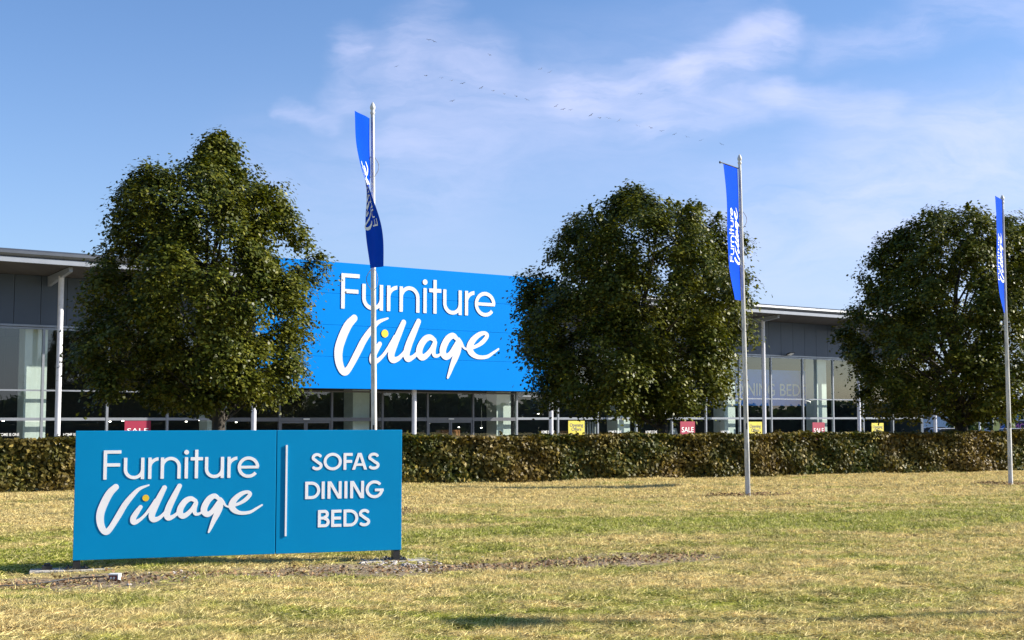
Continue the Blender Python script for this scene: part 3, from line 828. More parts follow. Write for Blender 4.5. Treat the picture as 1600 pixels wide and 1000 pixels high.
# logo
fx, fz = s_local(161.2, 749.6); fx2, fz2 = s_local(405.2, 746.2)
un = (fx2 - fx) / L(1468)
fz = (fz + fz2) / 2
letter_obj('lettering', FUR, sf, .001, .005, M['letter'], rs, un, fx, fz)
letter_obj('lettering', VIL, sf, .001, .005, M['letter'], rs, un, fx, fz)
letter_obj('logo_dot', DOTM, sf, .001, .005, M['yellow_dot'], rs, un, fx, fz)
for word, y0, y1, xs_ in [
    ('SOFAS', 238, 373, [(284, 372), (380, 522), (536, 607), (602, 722), (727, 818)]),
    ('DINING', 458, 597, [(238, 355), (366, 391), (413, 523), (545, 568), (590, 698), (714, 852)]),
    ('BEDS', 680, 818, [(340, 432), (444, 524), (540, 655), (658, 748)])]:
    xm = (xs_[0][0] + xs_[-1][1]) / 2
    _, zt = s_local(430 + xm / 5, 660 + (y0 + 2) / 5); _, zb = s_local(430 + xm / 5, 660 + (y1 - 2) / 5)
    H = zt - zb
    loc = [(s_local(430 + a / 5, 750)[0] / H, s_local(430 + b / 5, 750)[0] / H) for a, b in xs_]
    letter_obj('lettering', sdf_mesh(caps(word, loc), .022), sf, .001, .0045, M['letter'], rs, H, 0, zb)
a_, z1_ = s_local(449.3, 695.5); b_, z0_ = s_local(446, 838)
MB().box(sf, (a_ + b_) / 2 - .01, (a_ + b_) / 2 + .01, .002, .012, z0_, z1_).build('divider_bar', M['letter'], rs)

# things lying round its feet
def slab(name, fr, s0, s1, d0, d1, z0, z1, m, label, cat):
    c = fr((s0 + s1) / 2, (d0 + d1) / 2, 0)
    return tag(MB().box(fr, s0, s1, d0, d1, z0, z1).build(name, m, None, (c[0], c[1], z0), bevel=.008), label, cat)
gz = float(lawn_z(*sf(.07, 0, 0)[:2]))
slab('ground_beam', sf, -.42, .56, -.24, .02, gz - .06, gz + .015, M['earth'], 'long concrete footing lying under the left post of the blue sign', 'footing')
gz = float(lawn_z(*sf(SW, 0, 0)[:2]))
slab('ground_beam', sf, SW - .42, SW + .34, -.26, .03, gz - .04, gz + .015, M['earth'], 'pale concrete footing under the right post of the blue sign, edged by rubble', 'footing')
gz = float(lawn_z(*sf(.07, 0, 0)[:2]))
bx = MB().box(sf, -.30, -.20, -.16, -.06, gz + .017, gz + .055); bx.box(sf, -.28, -.22, -.14, -.08, gz + .056, gz + .08)
tag(bx.build('bracket_block', M['black_steel'], None, sf(-.25, -.11, .034)), 'small black block resting on the left end of the concrete footing', 'block')
jb = Vector(at_z(179, 908, 0.0)); jz = float(lawn_z(jb.x, jb.y))
def jf(a, b, c): return (jb.x + a, jb.y + b, jz + c)
jr = empty('junction_box', (jb.x, jb.y, jz), 'small dull red electrical box with a white frame on the bare earth before the sign', 'electrical box')
MB().box(jf, -.05, .035, -.03, .05, 0, .06).build('housing', M['red_box'], jr, bevel=.004)
f_ = MB().box(jf, -.052, .05, -.04, .055, .061, .072); f_.box(jf, .036, .05, -.04, .055, 0, .06); f_.build('frame', M['white_pl'], jr)
MB().box(jf, -.035, -.015, -.036, -.031, .015, .045).box(jf, -.005, .015, -.036, -.031, .015, .045).build('terminal', M['white_pl'], jr)
cp = []
for k, (px, py) in enumerate([(-60, 922), (0, 918), (50, 914), (95, 909), (130, 905), (165, 906)]):
    p = at_z(px, py, 0); cp.append((p[0], p[1], float(lawn_z(p[0], p[1])) + .022 + .01 * (k % 2)))
tag(MB().tube(cp, .008, 6).build('cable', M['black_steel'], None, cp[0]), 'thin dark cable running along the grass to the small red box', 'cable')
# rubble
st = MB()  # stones
def rock(c, r_):
    vs = []; n = 6
    rr_ = random.Random(int(c[0] * 1e4))
    for j, (zz_, q) in enumerate([(-.4, .6), (.05, 1), (.5, .65)]):
        for k in range(n):
            t = 2 * pi * k / n + j * .3; e = r_ * q * rr_.uniform(.7, 1.15)
            vs.append((c[0] + e * cos(t), c[1] + e * sin(t), c[2] + zz_ * r_ * rr_.uniform(.7, 1.2)))
    fs = [(j * n + k, j * n + (k + 1) % n, (j + 1) * n + (k + 1) % n, (j + 1) * n + k) for j in range(2) for k in range(n)] + [tuple(range(12, 18))]
    st.add(vs, fs)
for k in range(520):
    if k < 420:
        px, py = random.gauss(628, 34), random.gauss(872, 8)
    else:
        px = random.uniform(150, 1000); py = 905 - (px - 100) * .042 + random.gauss(0, 8)
    p = at_z(px, py, 0); rock((p[0], p[1], float(lawn_z(p[0], p[1])) + .003), abs(random.gauss(0, .013)) + .005)
lt = []
_n = 2600; _t = rng.random(_n); _o = rng.normal(size=_n) * .28
_x = EARTH_A[0] + (EARTH_B[0] - EARTH_A[0]) * _t * 1.05; _y = EARTH_A[1] + (EARTH_B[1] - EARTH_A[1]) * _t * 1.05 + _o
_c = np.stack([_x, _y, lawn_z(_x, _y) + .012 + .012 * rng.random(_n)], -1)
for _px, _py in (P1, P2, P3):
    _q = 700; _a = rng.random(_q) * 6.28; _r = .08 + .42 * rng.random(_q) ** .8
    _xx = _px + _r * np.cos(_a) * 1.9; _yy = _py + _r * np.sin(_a) * .8
    _c = np.concatenate([_c, np.stack([_xx, _yy, lawn_z(_xx, _yy) + .02 + .06 * rng.random(_q)], -1)])
_n = len(_c)
M['litter'] = mat('dead_leaves', (.24, .145, .07), .9, var=.6, vs=25)
tag(np_mesh('leaf_litter', leaves(_c, rng.normal(size=(_n, 3)) * .5 + np.array([0, 0, 1]), .02 + .03 * rng.random(_n)), 4, M['litter'], None, (-1.5, 13.5, 0)), 'dry brown leaf litter and dead tufts on the bare earth before the sign and round the pole feet', 'leaf litter', kind='stuff')
tag(st.build('rubble', M['stone'], None, (-1.2, 14.3, 0)), 'loose pale stones scattered on the bare earth by the sign foot', 'stones', kind='stuff')

# ------------------------------------------------------------------ flagpoles and banners
print('flags')
def finial(mb, c, s=1.0):
    mb.lathe(c, [(.03 * s, 0), (.05 * s, .02), (.055 * s, .05), (.035 * s, .075), (.055 * s, .10), (.06 * s, .14), (.035 * s, .19), (.008 * s, .22)], 12)
def make_pole(base, top, label, loops, grp='flagpoles along the lawn'):
    r = empty('flagpole', base, label, 'flagpole', grp)
    b, t = Vector(base), Vector(top)
    MB().tube([b + Vector((0, 0, -.1)), b, b.lerp(t, .33), b.lerp(t, .66), t], [.052, .052, .047, .040, .031], 16).build('shaft', M['pole'], r)
    m = MB(); finial(m, t, .78); m.build('finial', M['pole'], r)
    h = MB()
    for z in loops:
        k = (z - b.z) / (t.z - b.z); c = b.lerp(t, k) 
        side = 1 if int(z * 10) % 2 else -1
        n_ = 10; pts = [c + Vector((side * (.035 + .075 * sin(pi * q / n_)), -.045, -.28 + .33 * q / n_)) for q in range(n_ + 1)]
        h.tube(pts, .006, 5)
        pts = [c + Vector((-side * (.03 + .05 * sin(pi * q / n_)), -.05, -.30 + .36 * q / n_)) for q in range(n_ + 1)]
        h.tube(pts, .005, 5)
    c0, c1 = b.lerp(t, .2), b.lerp(t, .98)
    h.tube([c0 + Vector((.015, -.058, 0)), c0.lerp(c1, .5) + Vector((.02, -.055, 0)), c1 + Vector((.01, -.045, 0))], .004, 5)
    h.build('halyard', M['rope'], r)
    c = b.lerp(t, .21); MB().box(lambda a, bb, cc: (c.x + a, c.y + bb, c.z + cc), -.012, .012, -.085, -.05, -.06, .06).build('cleat', M['black_steel'], r)
    return b, t
def smooth_interp(v, keys, j):
    xs_ = [k[0] for k in keys]; ys_ = [k[j] for k in keys]
    # monotone-ish smooth: cubic hermite through np.interp of neighbours
    i = min(max(np.searchsorted(xs_, v) - 1, 0), len(xs_) - 2)
    t = (v - xs_[i]) / (xs_[i + 1] - xs_[i])
    d = lambda k: (ys_[min(k + 1, len(ys_) - 1)] - ys_[max(k - 1, 0)]) / max(xs_[min(k + 1, len(xs_) - 1)] - xs_[max(k - 1, 0)], 1e-6)
    h = xs_[i + 1] - xs_[i]; p0, p1, m0, m1 = ys_[i], ys_[i + 1], d(i) * h, d(i + 1) * h
    return (2 * t**3 - 3 * t**2 + 1) * p0 + (t**3 - 2 * t**2 + t) * m0 + (-2 * t**3 + 3 * t**2) * p1 + (t**3 - t**2) * m1
def make_flag(b, t, ztop, Lf, keys, label, unit, start, u0, arm=None):
    """keys: (v 0..1, hoist x, hoist y, fly x, fly y, bulge x) relative to the pole axis"""
    def P(u, v, off=0.0):
        def raw(u, v):
            hx, hy, gx_, gy_, bl = [smooth_interp(v, keys, j) for j in range(1, 6)]
            z = ztop - v * Lf; c = b.lerp(t, (z - b.z) / (t.z - b.z))
            q = sin(pi * min(max(u, 0), 1))
            rip = .012 * sin(6 * u + 9 * v) * min(1, u * 3)
            return Vector((c.x + hx + (gx_ - hx) * u + bl * q + rip, c.y + hy + (gy_ - hy) * u + rip, z - .03 * u * v))
        p = raw(u, v)
        if off:
            e = 1e-3; n = (raw(u + e, v) - raw(u - e, v)).cross(raw(u, v + e) - raw(u, v - e)).normalized(); p = p + n * off
        return p
    c = P(0, .5)
    root = empty('banner_flag', (c.x, c.y, ztop - Lf), label, 'banner', 'blue banner flags on the poles')
    nu, nv = 14, 60; vs = []; fs = []
    for j in range(nv + 1):
        for i in range(nu + 1): vs.append(P(i / nu, j / nv))
    for j in range(nv):
        for i in range(nu): k = j * (nu + 1) + i; fs.append((k, k + 1, k + nu + 2, k + nu + 1))
    m = MB(); m.add(vs, fs, True); m.build('cloth', M['flag'], root)
    for side in (.006, -.006):
        for mesh2 in (FUR, VIL):
            v2, f2, _ = mesh2
            m = MB(); Wd = .66
            m.add([P(u0 + y * unit / Wd, (start - x * unit) / Lf, side) for x, y in v2], f2, True)
            m.build('printed_lettering', M['flag_text'], root)
    if arm:
        p0 = P(0, 0) ; m = MB(); p1 = P(1, 0) + (P(1, 0) - P(0, 0)) * arm
        m.tube([p0 + (p0 - p1) * .03 + Vector((0, 0, .012)), p1 + Vector((0, 0, .012))], .012, 8)
        m.lathe((p1.x, p1.y, p1.z - .005), [(.004, -.015), (.02, 0), (.02, .025), (.004, .04)], 8)
        m.build('arm', M['black_steel'], root)
    return root
P1 = (-2.27, 21.3); P2 = (4.72, 25.8); P3 = (11.57, 29.9)
def bz(p): return (p[0], p[1], float(lawn_z(*p)))
b1, t1 = make_pole(bz(P1), (P1[0] - .085, P1[1], 6.68), 'tall white flagpole rising behind the blue roadside sign', [5.9, 4.0])
make_flag(b1, t1, 6.62, 2.55, [(0, -.05, -.02, -.23, -.56, 0), (.2, -.05, -.03, -.23, -.53, -.02), (.38, -.04, -.03, -.12, -.58, -.04), (.55, -.10, -.05, .06, -.60, -.02), (.75, -.12, -.06, .20, -.58, .0), (1, -.04, -.08, .22, -.57, .01)],
          'twisted blue banner on the left flagpole, dark navy at its lower half', .205, 1.88, .55, arm=None)
b2, t2 = make_pole(bz(P2), (P2[0] - .075, P2[1], 6.72), 'white flagpole standing on the lawn in front of the right part of the hedge', [5.7, 3.6])
make_flag(b2, t2, 6.64, 2.7, [(0, -.05, -.02, -.42, -.52, 0), (.3, -.045, -.03, -.38, -.54, .0), (.6, -.045, -.03, -.36, -.52, .0), (.8, -.05, -.03, -.35, -.53, -.01), (1, -.05, -.04, -.27, -.58, .0)],
          'bright blue banner with a black arm on top, on the middle flagpole', .205, 1.94, .55, arm=.22)
b3, t3 = make_pole(bz(P3), (P3[0] + .0, P3[1], 6.60), 'white flagpole nearest the right edge of the lawn', [3.85])
make_flag(b3, t3, 6.70, 2.68, [(0, -.02, -.02, -.39, -.58, 0), (.35, -.03, -.03, -.38, -.58, -.02), (.65, -.03, -.03, -.38, -.57, -.03), (.85, -.03, -.03, -.35, -.57, -.02), (1, -.04, -.04, -.27, -.58, .0)],
          'narrow bright blue banner on the rightmost flagpole, seen nearly edge-on', .205, 1.93, .55)

# ------------------------------------------------------------------ the shop
print('shop')
FA = radians(35.83); fa = (cos(FA), sin(FA)); fn = (sin(FA), -cos(FA)); FO = (0.0, 60.0)
def ff(s, d, z): return (FO[0] + fa[0] * s + fn[0] * d, FO[1] + fa[1] * s + fn[1] * d, z)
FL = -.6; E0, E1 = -34.0, 33.0; GD = -1.6
shop = empty('furniture_shop', ff(0, 0, FL), 'long grey single-storey showroom with glazed front, white columns and overhanging roof', 'building')
c0, c1 = -13.25, 2.15            # large sign between these
MULL = [-33.7, -31.2, -28.6, -26.1, -23.5, -21.0, -18.5, -16.05, -13.6, -11.1, -8.6, -6.05, -3.66, -1.13, 1.42, 3.95, 6.5, 9.1, 11.6, 14.1, 16.7, 19.23, 21.87, 24.5, 27.2, 30.0, 32.9]
# cladding panels
for (a, b) in ((E0, c0), (c1, E1)):
    m = MB(); n_ = int(round((b - a) / 1.0)); w_ = (b - a) / n_
    for k in range(n_): m.box(ff, a + k * w_ + .009, a + (k + 1) * w_ - .009, GD - .02, GD + .06, 5.10, 6.98)
    m.build('wall_cladding', M['clad'], shop)
m = MB().box(ff, E0, E1, GD - .25, GD - .03, 5.02, 7.1); m.build('wall_backing', M['clad_gap'], shop)
for (a, b) in ((E0, c0), (c1, E1)):
    MB().box(ff, a, b, GD - .02, GD + .10, 5.02, 5.098).build('drip_trim', M['frame'], shop)
# roof and soffit
for (a, b) in ((E0 - .4, c0 - .02), (c1 + .02, E1 + 1.2)):
    m = MB()
    prof = [(1.62, 7.30), (1.66, 7.33), (1.70, 7.40), (1.68, 7.50), (1.58, 7.57), (1.30, 7.60), (-6, 8.0), (-24, 8.7), (-24, 8.4), (1.4, 7.30)]
    vs = [ff(s_, d_, z_) for s_ in (a, b) for d_, z_ in prof]; n_ = len(prof)
    m.add(vs, [(k, (k + 1) % n_, n_ + (k + 1) % n_, n_ + k) for k in range(n_)] + [tuple(range(n_)), tuple(range(n_, 2 * n_))])
    m.build('roof', M['roof'], shop)
    MB().box(ff, a, b, 1.45, 1.585, 7.10, 7.28).build('fascia', M['fascia'], shop)
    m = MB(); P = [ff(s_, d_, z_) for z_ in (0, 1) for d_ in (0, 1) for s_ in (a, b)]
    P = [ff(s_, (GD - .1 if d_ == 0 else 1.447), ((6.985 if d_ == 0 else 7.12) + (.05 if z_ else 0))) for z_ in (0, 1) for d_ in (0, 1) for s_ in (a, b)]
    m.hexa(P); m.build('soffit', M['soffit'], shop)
# columns with raking beams
COLS = [-28.4, -20.86, -13.0, -5.35, 2.3, 9.6, 16.95, 24.86, 32.0]
for s_ in COLS:
    under = c0 < s_ < c1 + .3
    zt = 2.95 if under else 6.86
    MB().tube([ff(s_, 0, FL), ff(s_, 0, zt)], .105, 16).build('column', M['column'], shop)
    if not under:
        m = MB(); w_ = .07
        for sgn in (1,):
            P = []
            for z_ in (0, 1):
                for d_ in (0, 1):
                    for e in (-1, 1):
                        dd = GD + .07 if d_ == 0 else 1.15
                        zz_ = (6.60 if d_ == 0 else 6.92) if z_ == 0 else (6.975 if d_ == 0 else 7.085)
                        P.append(ff(s_ + e * w_, dd, zz_))
            m.hexa(P)
        m.build('canopy_beam', M['fascia'], shop)
# windows: one per bay
def bay(i, s0, s1):
    center = c0 < (s0 + s1) / 2 < c1
    top = 2.74 if center else 5.0
    hdr = 1.50
    g = M['frame_dark'] if center else M['frame']
    m = MB(); w_ = .045
    m.box(ff, s0 - w_, s0 + w_, GD - .08, GD + .06, FL, top)
    m.box(ff, s0 + w_, s1 - w_, GD - .06, GD + .045, hdr - (.10 if center else .05), hdr + .06)
    if not center: m.box(ff, s0 + w_, s1 - w_, GD - .05, GD + .04, 2.57, 2.63)
    m.box(ff, s0 + w_, s1 - w_, GD - .06, GD + .045, top - .07, top)
    m.box(ff, s0 + w_, s1 - w_, GD - .06, GD + .045, FL, FL + .1)
    f = m.build('window', g, shop)
    door = i in (9, 12)
    m = MB()
    spans = [(FL + .1, hdr - .1), (hdr + .06, 2.57), (2.63, top - .07)] if not center else [(FL + .1, hdr - .1), (hdr + .06, top - .07)]
    for k, (z0, z1) in enumerate(spans):
        if door and k == 0: continue
        m.add([ff(s0 + w_, GD, z0), ff(s1 - w_, GD, z0), ff(s1 - w_, GD, z1), ff(s0 + w_, GD, z1)], [(0, 1, 2, 3)])
    m.build('pane', M['glass'], f)
    if door:
        mid = (s0 + s1) / 2
        for a, b in ((s0 + w_, mid - .01), (mid + .01, s1 - w_)):
            m = MB(); q = .07; zt = hdr - .11
            m.box(ff, a, a + q, GD - .03, GD + .03, FL, zt); m.box(ff, b - q, b, GD - .03, GD + .03, FL, zt)
            m.box(ff, a + q, b - q, GD - .03, GD + .03, zt - q, zt); m.box(ff, a + q, b - q, GD - .03, GD + .03, FL, FL + .12)
            d = m.build('sliding_door', M['frame_dark'], shop)
            m = MB(); m.add([ff(a + q, GD, FL + .12), ff(b - q, GD, FL + .12), ff(b - q, GD, zt - q), ff(a + q, GD, zt - q)], [(0, 1, 2, 3)])
            m.build('pane', M['glass'], d)
            e = b - q / 2 if a < mid - .1 else a + q / 2
            MB().tube([ff(e, GD + .06, FL + .9), ff(e, GD + .06, FL + 1.4)], .015, 6).build('handle', M['frame'], d)
        MB().box(ff, mid - .14, mid + .14, GD + .046, GD + .11, hdr - .03, hdr + .02).build('door_sensor', M['white_pl'], shop)
for i, (a, b) in enumerate(zip(MULL, MULL[1:])): bay(i, a, b)
# the box behind the large sign
MB().box(ff, c0 + .02, c1 - .02, GD - .3, .30, 2.80, 8.0).build('sign_housing', M['clad_gap'], shop)
# side walls, showroom interior
MB().box(ff, E1 - .1, E1 + .15, -24, GD - .1, FL, 7.0).build('end_wall', M['clad'], shop)
MB().box(ff, E0 - .15, E0 + .1, -24, GD - .1, FL, 7.0).build('end_wall', M['clad'], shop)
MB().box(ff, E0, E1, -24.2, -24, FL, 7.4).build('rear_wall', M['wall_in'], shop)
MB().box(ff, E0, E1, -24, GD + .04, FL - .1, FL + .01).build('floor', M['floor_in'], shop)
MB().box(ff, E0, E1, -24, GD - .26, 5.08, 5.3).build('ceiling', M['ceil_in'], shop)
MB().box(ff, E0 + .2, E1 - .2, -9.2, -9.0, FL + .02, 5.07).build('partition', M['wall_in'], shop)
for s_ in (-28.6, -21.15, -13.75, -6.9, .95, 8.6, 16.35, 24.0):
    MB().box(ff, s_ - .42, s_ + .42, -2.85, -2.0, FL + .011, 5.07).build('pillar', M['pillar'], shop)
# vertical blinds
m = MB()
for k in range(9):
    s_ = 5.4 + k * .17; m.box(ff, s_, s_ + .09, -1.95, -1.93, FL + .1, 1.35)
m.build('vertical_blinds', M['blind'], shop)
# apron in front of the shop
a = [ff(-36, 4.5, -.60), ff(36, 4.5, -.60), ff(36, GD + .03, -.60), ff(-36, GD + .03, -.60)]
m = MB(); m.add(a + [(p[0], p[1], -.74) for p in a], [(0, 1, 2, 3), (0, 4, 5, 1), (1, 5, 6, 2)])
tag(m.build('pavement', M['paving']), kind='structure')

# large fascia sign
zs0, zs1 = 2.78, 8.13; SD = .6
big = empty('building_sign', ff((c0 + c1) / 2, SD, zs0), 'very large bright blue sign on the shop front with white Furniture Village logo', 'sign')
_m = MB()
for _k in range(4): _m.box(ff, c0, c1, .32, SD, zs0 + _k * (zs1 - zs0) / 4 + (.006 if _k else 0), zs0 + (_k + 1) * (zs1 - zs0) / 4)
_m.build('sign_panel', M['fascia_blue'], big, bevel=.01)
def b_local(px, py):
    r = Vector(ray(px, py)); o = Vector((0, 0, EYE)); n = Vector((fn[0], fn[1], 0)); p0 = Vector(ff(0, SD, 0))
    t = (p0 - o).dot(n) / r.dot(n); h = o + r * t
    return (h - p0).dot(Vector((fa[0], fa[1], 0))), h.z
gx0, gz0 = b_local(532.5, 482); gx1, gz1 = b_local(773.4, 492.5); ub = (gx1 - gx0) / L(1468)
_, gz2 = b_local(545, 428.6)
gz0 = gz0
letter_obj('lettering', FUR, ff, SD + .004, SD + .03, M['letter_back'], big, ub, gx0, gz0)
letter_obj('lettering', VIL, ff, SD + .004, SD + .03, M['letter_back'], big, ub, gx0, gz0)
letter_obj('logo_dot', DOTM, ff, SD + .004, SD + .03, M['yellow_dot'], big, ub, gx0, gz0)
print('big logo', gx0, gx1, gz0, gz1, gz2, ub)

# interior banner
def i_local(px, py, D):
    r = Vector(ray(px, py)); o = Vector((0, 0, EYE)); n = Vector((fn[0], fn[1], 0)); p0 = Vector(ff(0, D, 0))
    t = (p0 - o).dot(n) / r.dot(n); h = o + r * t
    return (h - p0).dot(Vector((fa[0], fa[1], 0))), h.z
BD = -3.3
sL, _ = i_local(1085, 600, BD); sR, _ = i_local(1270, 600, BD)
ib = empty('interior_banner', ff((sL + sR) / 2, BD, 2.2), 'pale blue wall banner reading DINING BEDS behind the right-hand shop glass', 'banner')
MB().box(ff, sL, sR, BD - .06, BD, 2.24, 4.33).build('banner_panel', M['banner_blue'], ib)
for tx, xa, xb in (('SOFAS', 1094, 1132), ('DINING', 1150, 1211), ('BEDS', 1219, 1259)):
    tv = text_verts(tx, 1.0); xsv = [p[0] for p in tv[0]]; ysv = [p[1] for p in tv[0]]
    s0, z0 = i_local(xa, 618, BD + .03); s1, _ = i_local(xb, 618, BD + .03)
    kx = (s1 - s0) / (max(xsv) - min(xsv)); kz = .74 / (max(ysv) - min(ysv))
    v = [((x - min(xsv)) * kx + s0, (y - min(ysv)) * kz + 2.80) for x, y in tv[0]]
    letter_obj('lettering', (v, tv[1], []), ff, BD + .02, BD + .02, M['banner_text'], ib)

# posters in the windows
def poster(px0, px1, py0, py1, colr, text, tcol, label, grp, th=.5, ty=.5):
    D = GD + .03
    s0, z1 = i_local(px0, py0, D); s1, z0 = i_local(px1, py1, D)
    r = empty('window_poster', ff((s0 + s1) / 2, D, z0), label, 'poster', grp)
    MB().box(ff, s0, s1, D - .02, D, z0, z1).build('poster_sheet', M[colr], r)
    tv = text_verts(text, 1.0); xsv = [p[0] for p in tv[0]]; ysv = [p[1] for p in tv[0]]
    wd = (s1 - s0) * .82; hh = (z1 - z0) * th; kx = wd / (max(xsv) - min(xsv)); kz = hh / (max(ysv) - min(ysv))
    cx = (max(xsv) + min(xsv)) / 2; cy = (max(ysv) + min(ysv)) / 2
    v = [((x - cx) * kx + (s0 + s1) / 2, (y - cy) * kz + z0 + (z1 - z0) * ty) for x, y in tv[0]]
    letter_obj('lettering', (v, tv[1], []), ff, D + .006, D + .006, M[tcol], r)
poster(195, 235, 657.5, 688, 'red', 'SALE', 'white_pl', 'red SALE poster in the window below the leftmost tree', 'red sale posters', .24, .50)
poster(1063, 1086, 658.5, 684, 'red', 'SALE', 'white_pl', 'red SALE poster just right of the middle tree trunk', 'red sale posters', .32, .50)
poster(1269.5, 1289, 660, 686, 'red', 'SALE', 'white_pl', 'red SALE poster under the pale blue interior banner', 'red sale posters', .29, .52)
poster(888, 913.5, 657.5, 686, 'yellow', 'Opening\nOffers', 'navy_text', 'yellow Opening Offers poster left of the middle tree trunk', 'yellow offer posters', .42, .66)
poster(1169.5, 1191, 659, 688, 'yellow', 'Opening\nOffers', 'navy_text', 'yellow Opening Offers poster just right of the middle flagpole', 'yellow offer posters', .40, .66)
poster(1362, 1381, 661, 686, 'yellow', 'Opening\nOffers', 'navy_text', 'yellow Opening Offers poster under the left side of the right tree', 'yellow offer posters', .40, .66)
# white window lettering low on the glass
def decal(px0, px1, py0, py1, text):
    D = GD + .008
    s0, z1 = i_local(px0, py0, D); s1, z0 = i_local(px1, py1, D)
    tv = text_verts(text, 1.0); xsv = [p[0] for p in tv[0]]; ysv = [p[1] for p in tv[0]]
    kx = (s1 - s0) / (max(xsv) - min(xsv)); kz = (z1 - z0) / (max(ysv) - min(ysv))
    v = [((x - min(xsv)) * kx + s0, (y - min(ysv)) * kz + z0) for x, y in tv[0]]
    letter_obj('window_lettering', (v, tv[1], []), ff, D, D, M['white_pl'], shop)
for px0, px1, py in ((-2, 30, 679), (99, 130, 679), (846, 866, 675), (951, 971, 675), (1009, 1027, 675), (1126, 1140, 675)):
    decal(px0, px1, py - 2.2, py + 2.2, 'HOME IS ONE')

# floodlight on the cladding
s_, z_ = i_local(1228, 555, GD + .1)
fl = empty('floodlight', ff(s_, GD + .06, z_), 'small floodlight fixed at the foot of the grey cladding, between two columns', 'light')
MB().box(ff, s_ - .05, s_ + .05, GD + .061, GD + .35, z_ - .03, z_ + .01).build('bracket', M['black_steel'], fl)
m = MB(); m.hexa([ff(s_ + e * .2, GD + (.3 if d_ == 0 else .62), z_ + (.0 if d_ == 0 else .1) + q) for q in (0, .06) for d_ in (0, 1) for e in (-1, 1)])
m.build('lamp_head', M['black_steel'], fl)
m = MB(); m.hexa([ff(s_ + e * .16, GD + (.34 if d_ == 0 else .58), z_ + (.0 if d_ == 0 else .085) + q - .012) for q in (0, .012) for d_ in (0, 1) for e in (-1, 1)])
m.build('lamp_glass', M['white_pl'], fl)

# lit spotlights inside
sp0 = None
for k, (px, py) in enumerate([(5, 657), (35, 656), (172, 658), (192, 657), (272, 655), (291, 658), (312, 656), (369, 659), (549, 657), (841, 646), (752, 668), (717, 667)]):
    D = -3.4; s_, z_ = i_local(px, py, D)
    if sp0 is None:
        r = empty('spotlight', ff(s_, D, z_), 'small lit spotlight glowing in the dark showroom behind the glass', 'spotlight', 'small lit spotlights in the showroom')
        c = ff(s_, D, z_); m = MB(); m.lathe(c, [(.002, -.04), (.042, -.035), (.045, 0), (.03, .03), (.002, .04)], 10); m.build('bulb', M['lamp_on'], r)
        m = MB(); m.lathe(c, [(.048, .0), (.055, .04), (.03, .12), (.012, .14), (.012, 5.05 - z_)], 8); m.build('housing', M['black_steel'], r)
        sp0 = r
    else:
        r = sp0.copy(); COL.objects.link(r); r.location = ff(s_, D, z_)
        for ch in sp0.children:
            c2 = ch.copy(); COL.objects.link(c2); c2.parent = r

# furniture glimpsed through the glass
def cabinet(px, wdt, hgt, label):
    s_, _ = i_local(px, 670, -4.0)
    r = empty('cabinet', ff(s_, -4.0, FL), label, 'cabinet', 'wooden cabinets in the showroom')
    MB().box(ff, s_ - wdt / 2, s_ + wdt / 2, -4.5, -4.0, FL + .1, FL + hgt).build('carcass', M['wood'], r)
    for q in (-1, 1):
        d = MB().box(ff, s_ + (q - 1) * wdt / 4 + .02, s_ + (q + 1) * wdt / 4 - .02, -3.995, -3.97, FL + .14, FL + hgt - .05).build('door', M['wood'], r)
        MB().tube([ff(s_ + q * .05, -3.95, FL + hgt * .45), ff(s_ + q * .05, -3.95, FL + hgt * .6)], .012, 6).build('handle', M['frame'], d)
        MB().box(ff, s_ + q * wdt / 2 - (.05 if q > 0 else -.0), s_ + q * wdt / 2 + (.05 if q < 0 else .0), -4.45, -4.05, FL + .012, FL + .1).build('foot', M['wood'], r)
cabinet(704, 1.1, 1.55, 'tall orange wood cabinet behind the right-hand entrance door')
cabinet(881, .9, 1.45, 'orange wood cabinet beside the yellow poster near the middle tree')
cabinet(1003, 1.3, 1.3, 'low orange wood cabinet behind the glass left of the middle tree trunk')
def table_lamp(px, label):
    s_, _ = i_local(px, 670, -2.6); c = ff(s_, -2.6, 0)
    r = empty('table_lamp', (c[0], c[1], .12), label, 'lamp')
    m = MB(); m.lathe((c[0], c[1], .12), [(.10, 0), (.10, .02), (.04, .05), (.11, .2), (.10, .32), (.02, .42), (.02, .55)], 12); m.build('lamp_base', M['wood'], r)
    m = MB(); m.lathe((c[0], c[1], .12), [(.24, .55), (.17, .85), (.165, .85), (.235, .55)], 16); m.build('lamp_shade', M['white_pl'], r)
    rt = empty('display_table', (c[0], c[1], FL + .011), 'low wooden display table under the white-shaded lamp by the middle tree', 'table')
    MB().box(ff, s_ - .5, s_ + .5, -3.0, -2.2, .06, .118).build('tabletop', M['wood'], rt)
    for q in (-.45, .4):
        for e in (-2.95, -2.3): MB().box(ff, s_ + q, s_ + q + .06, e, e + .06, FL + .012, .059).build('leg', M['wood'], rt)
table_lamp(1052, 'table lamp with white shade behind the glass right of the middle tree trunk')

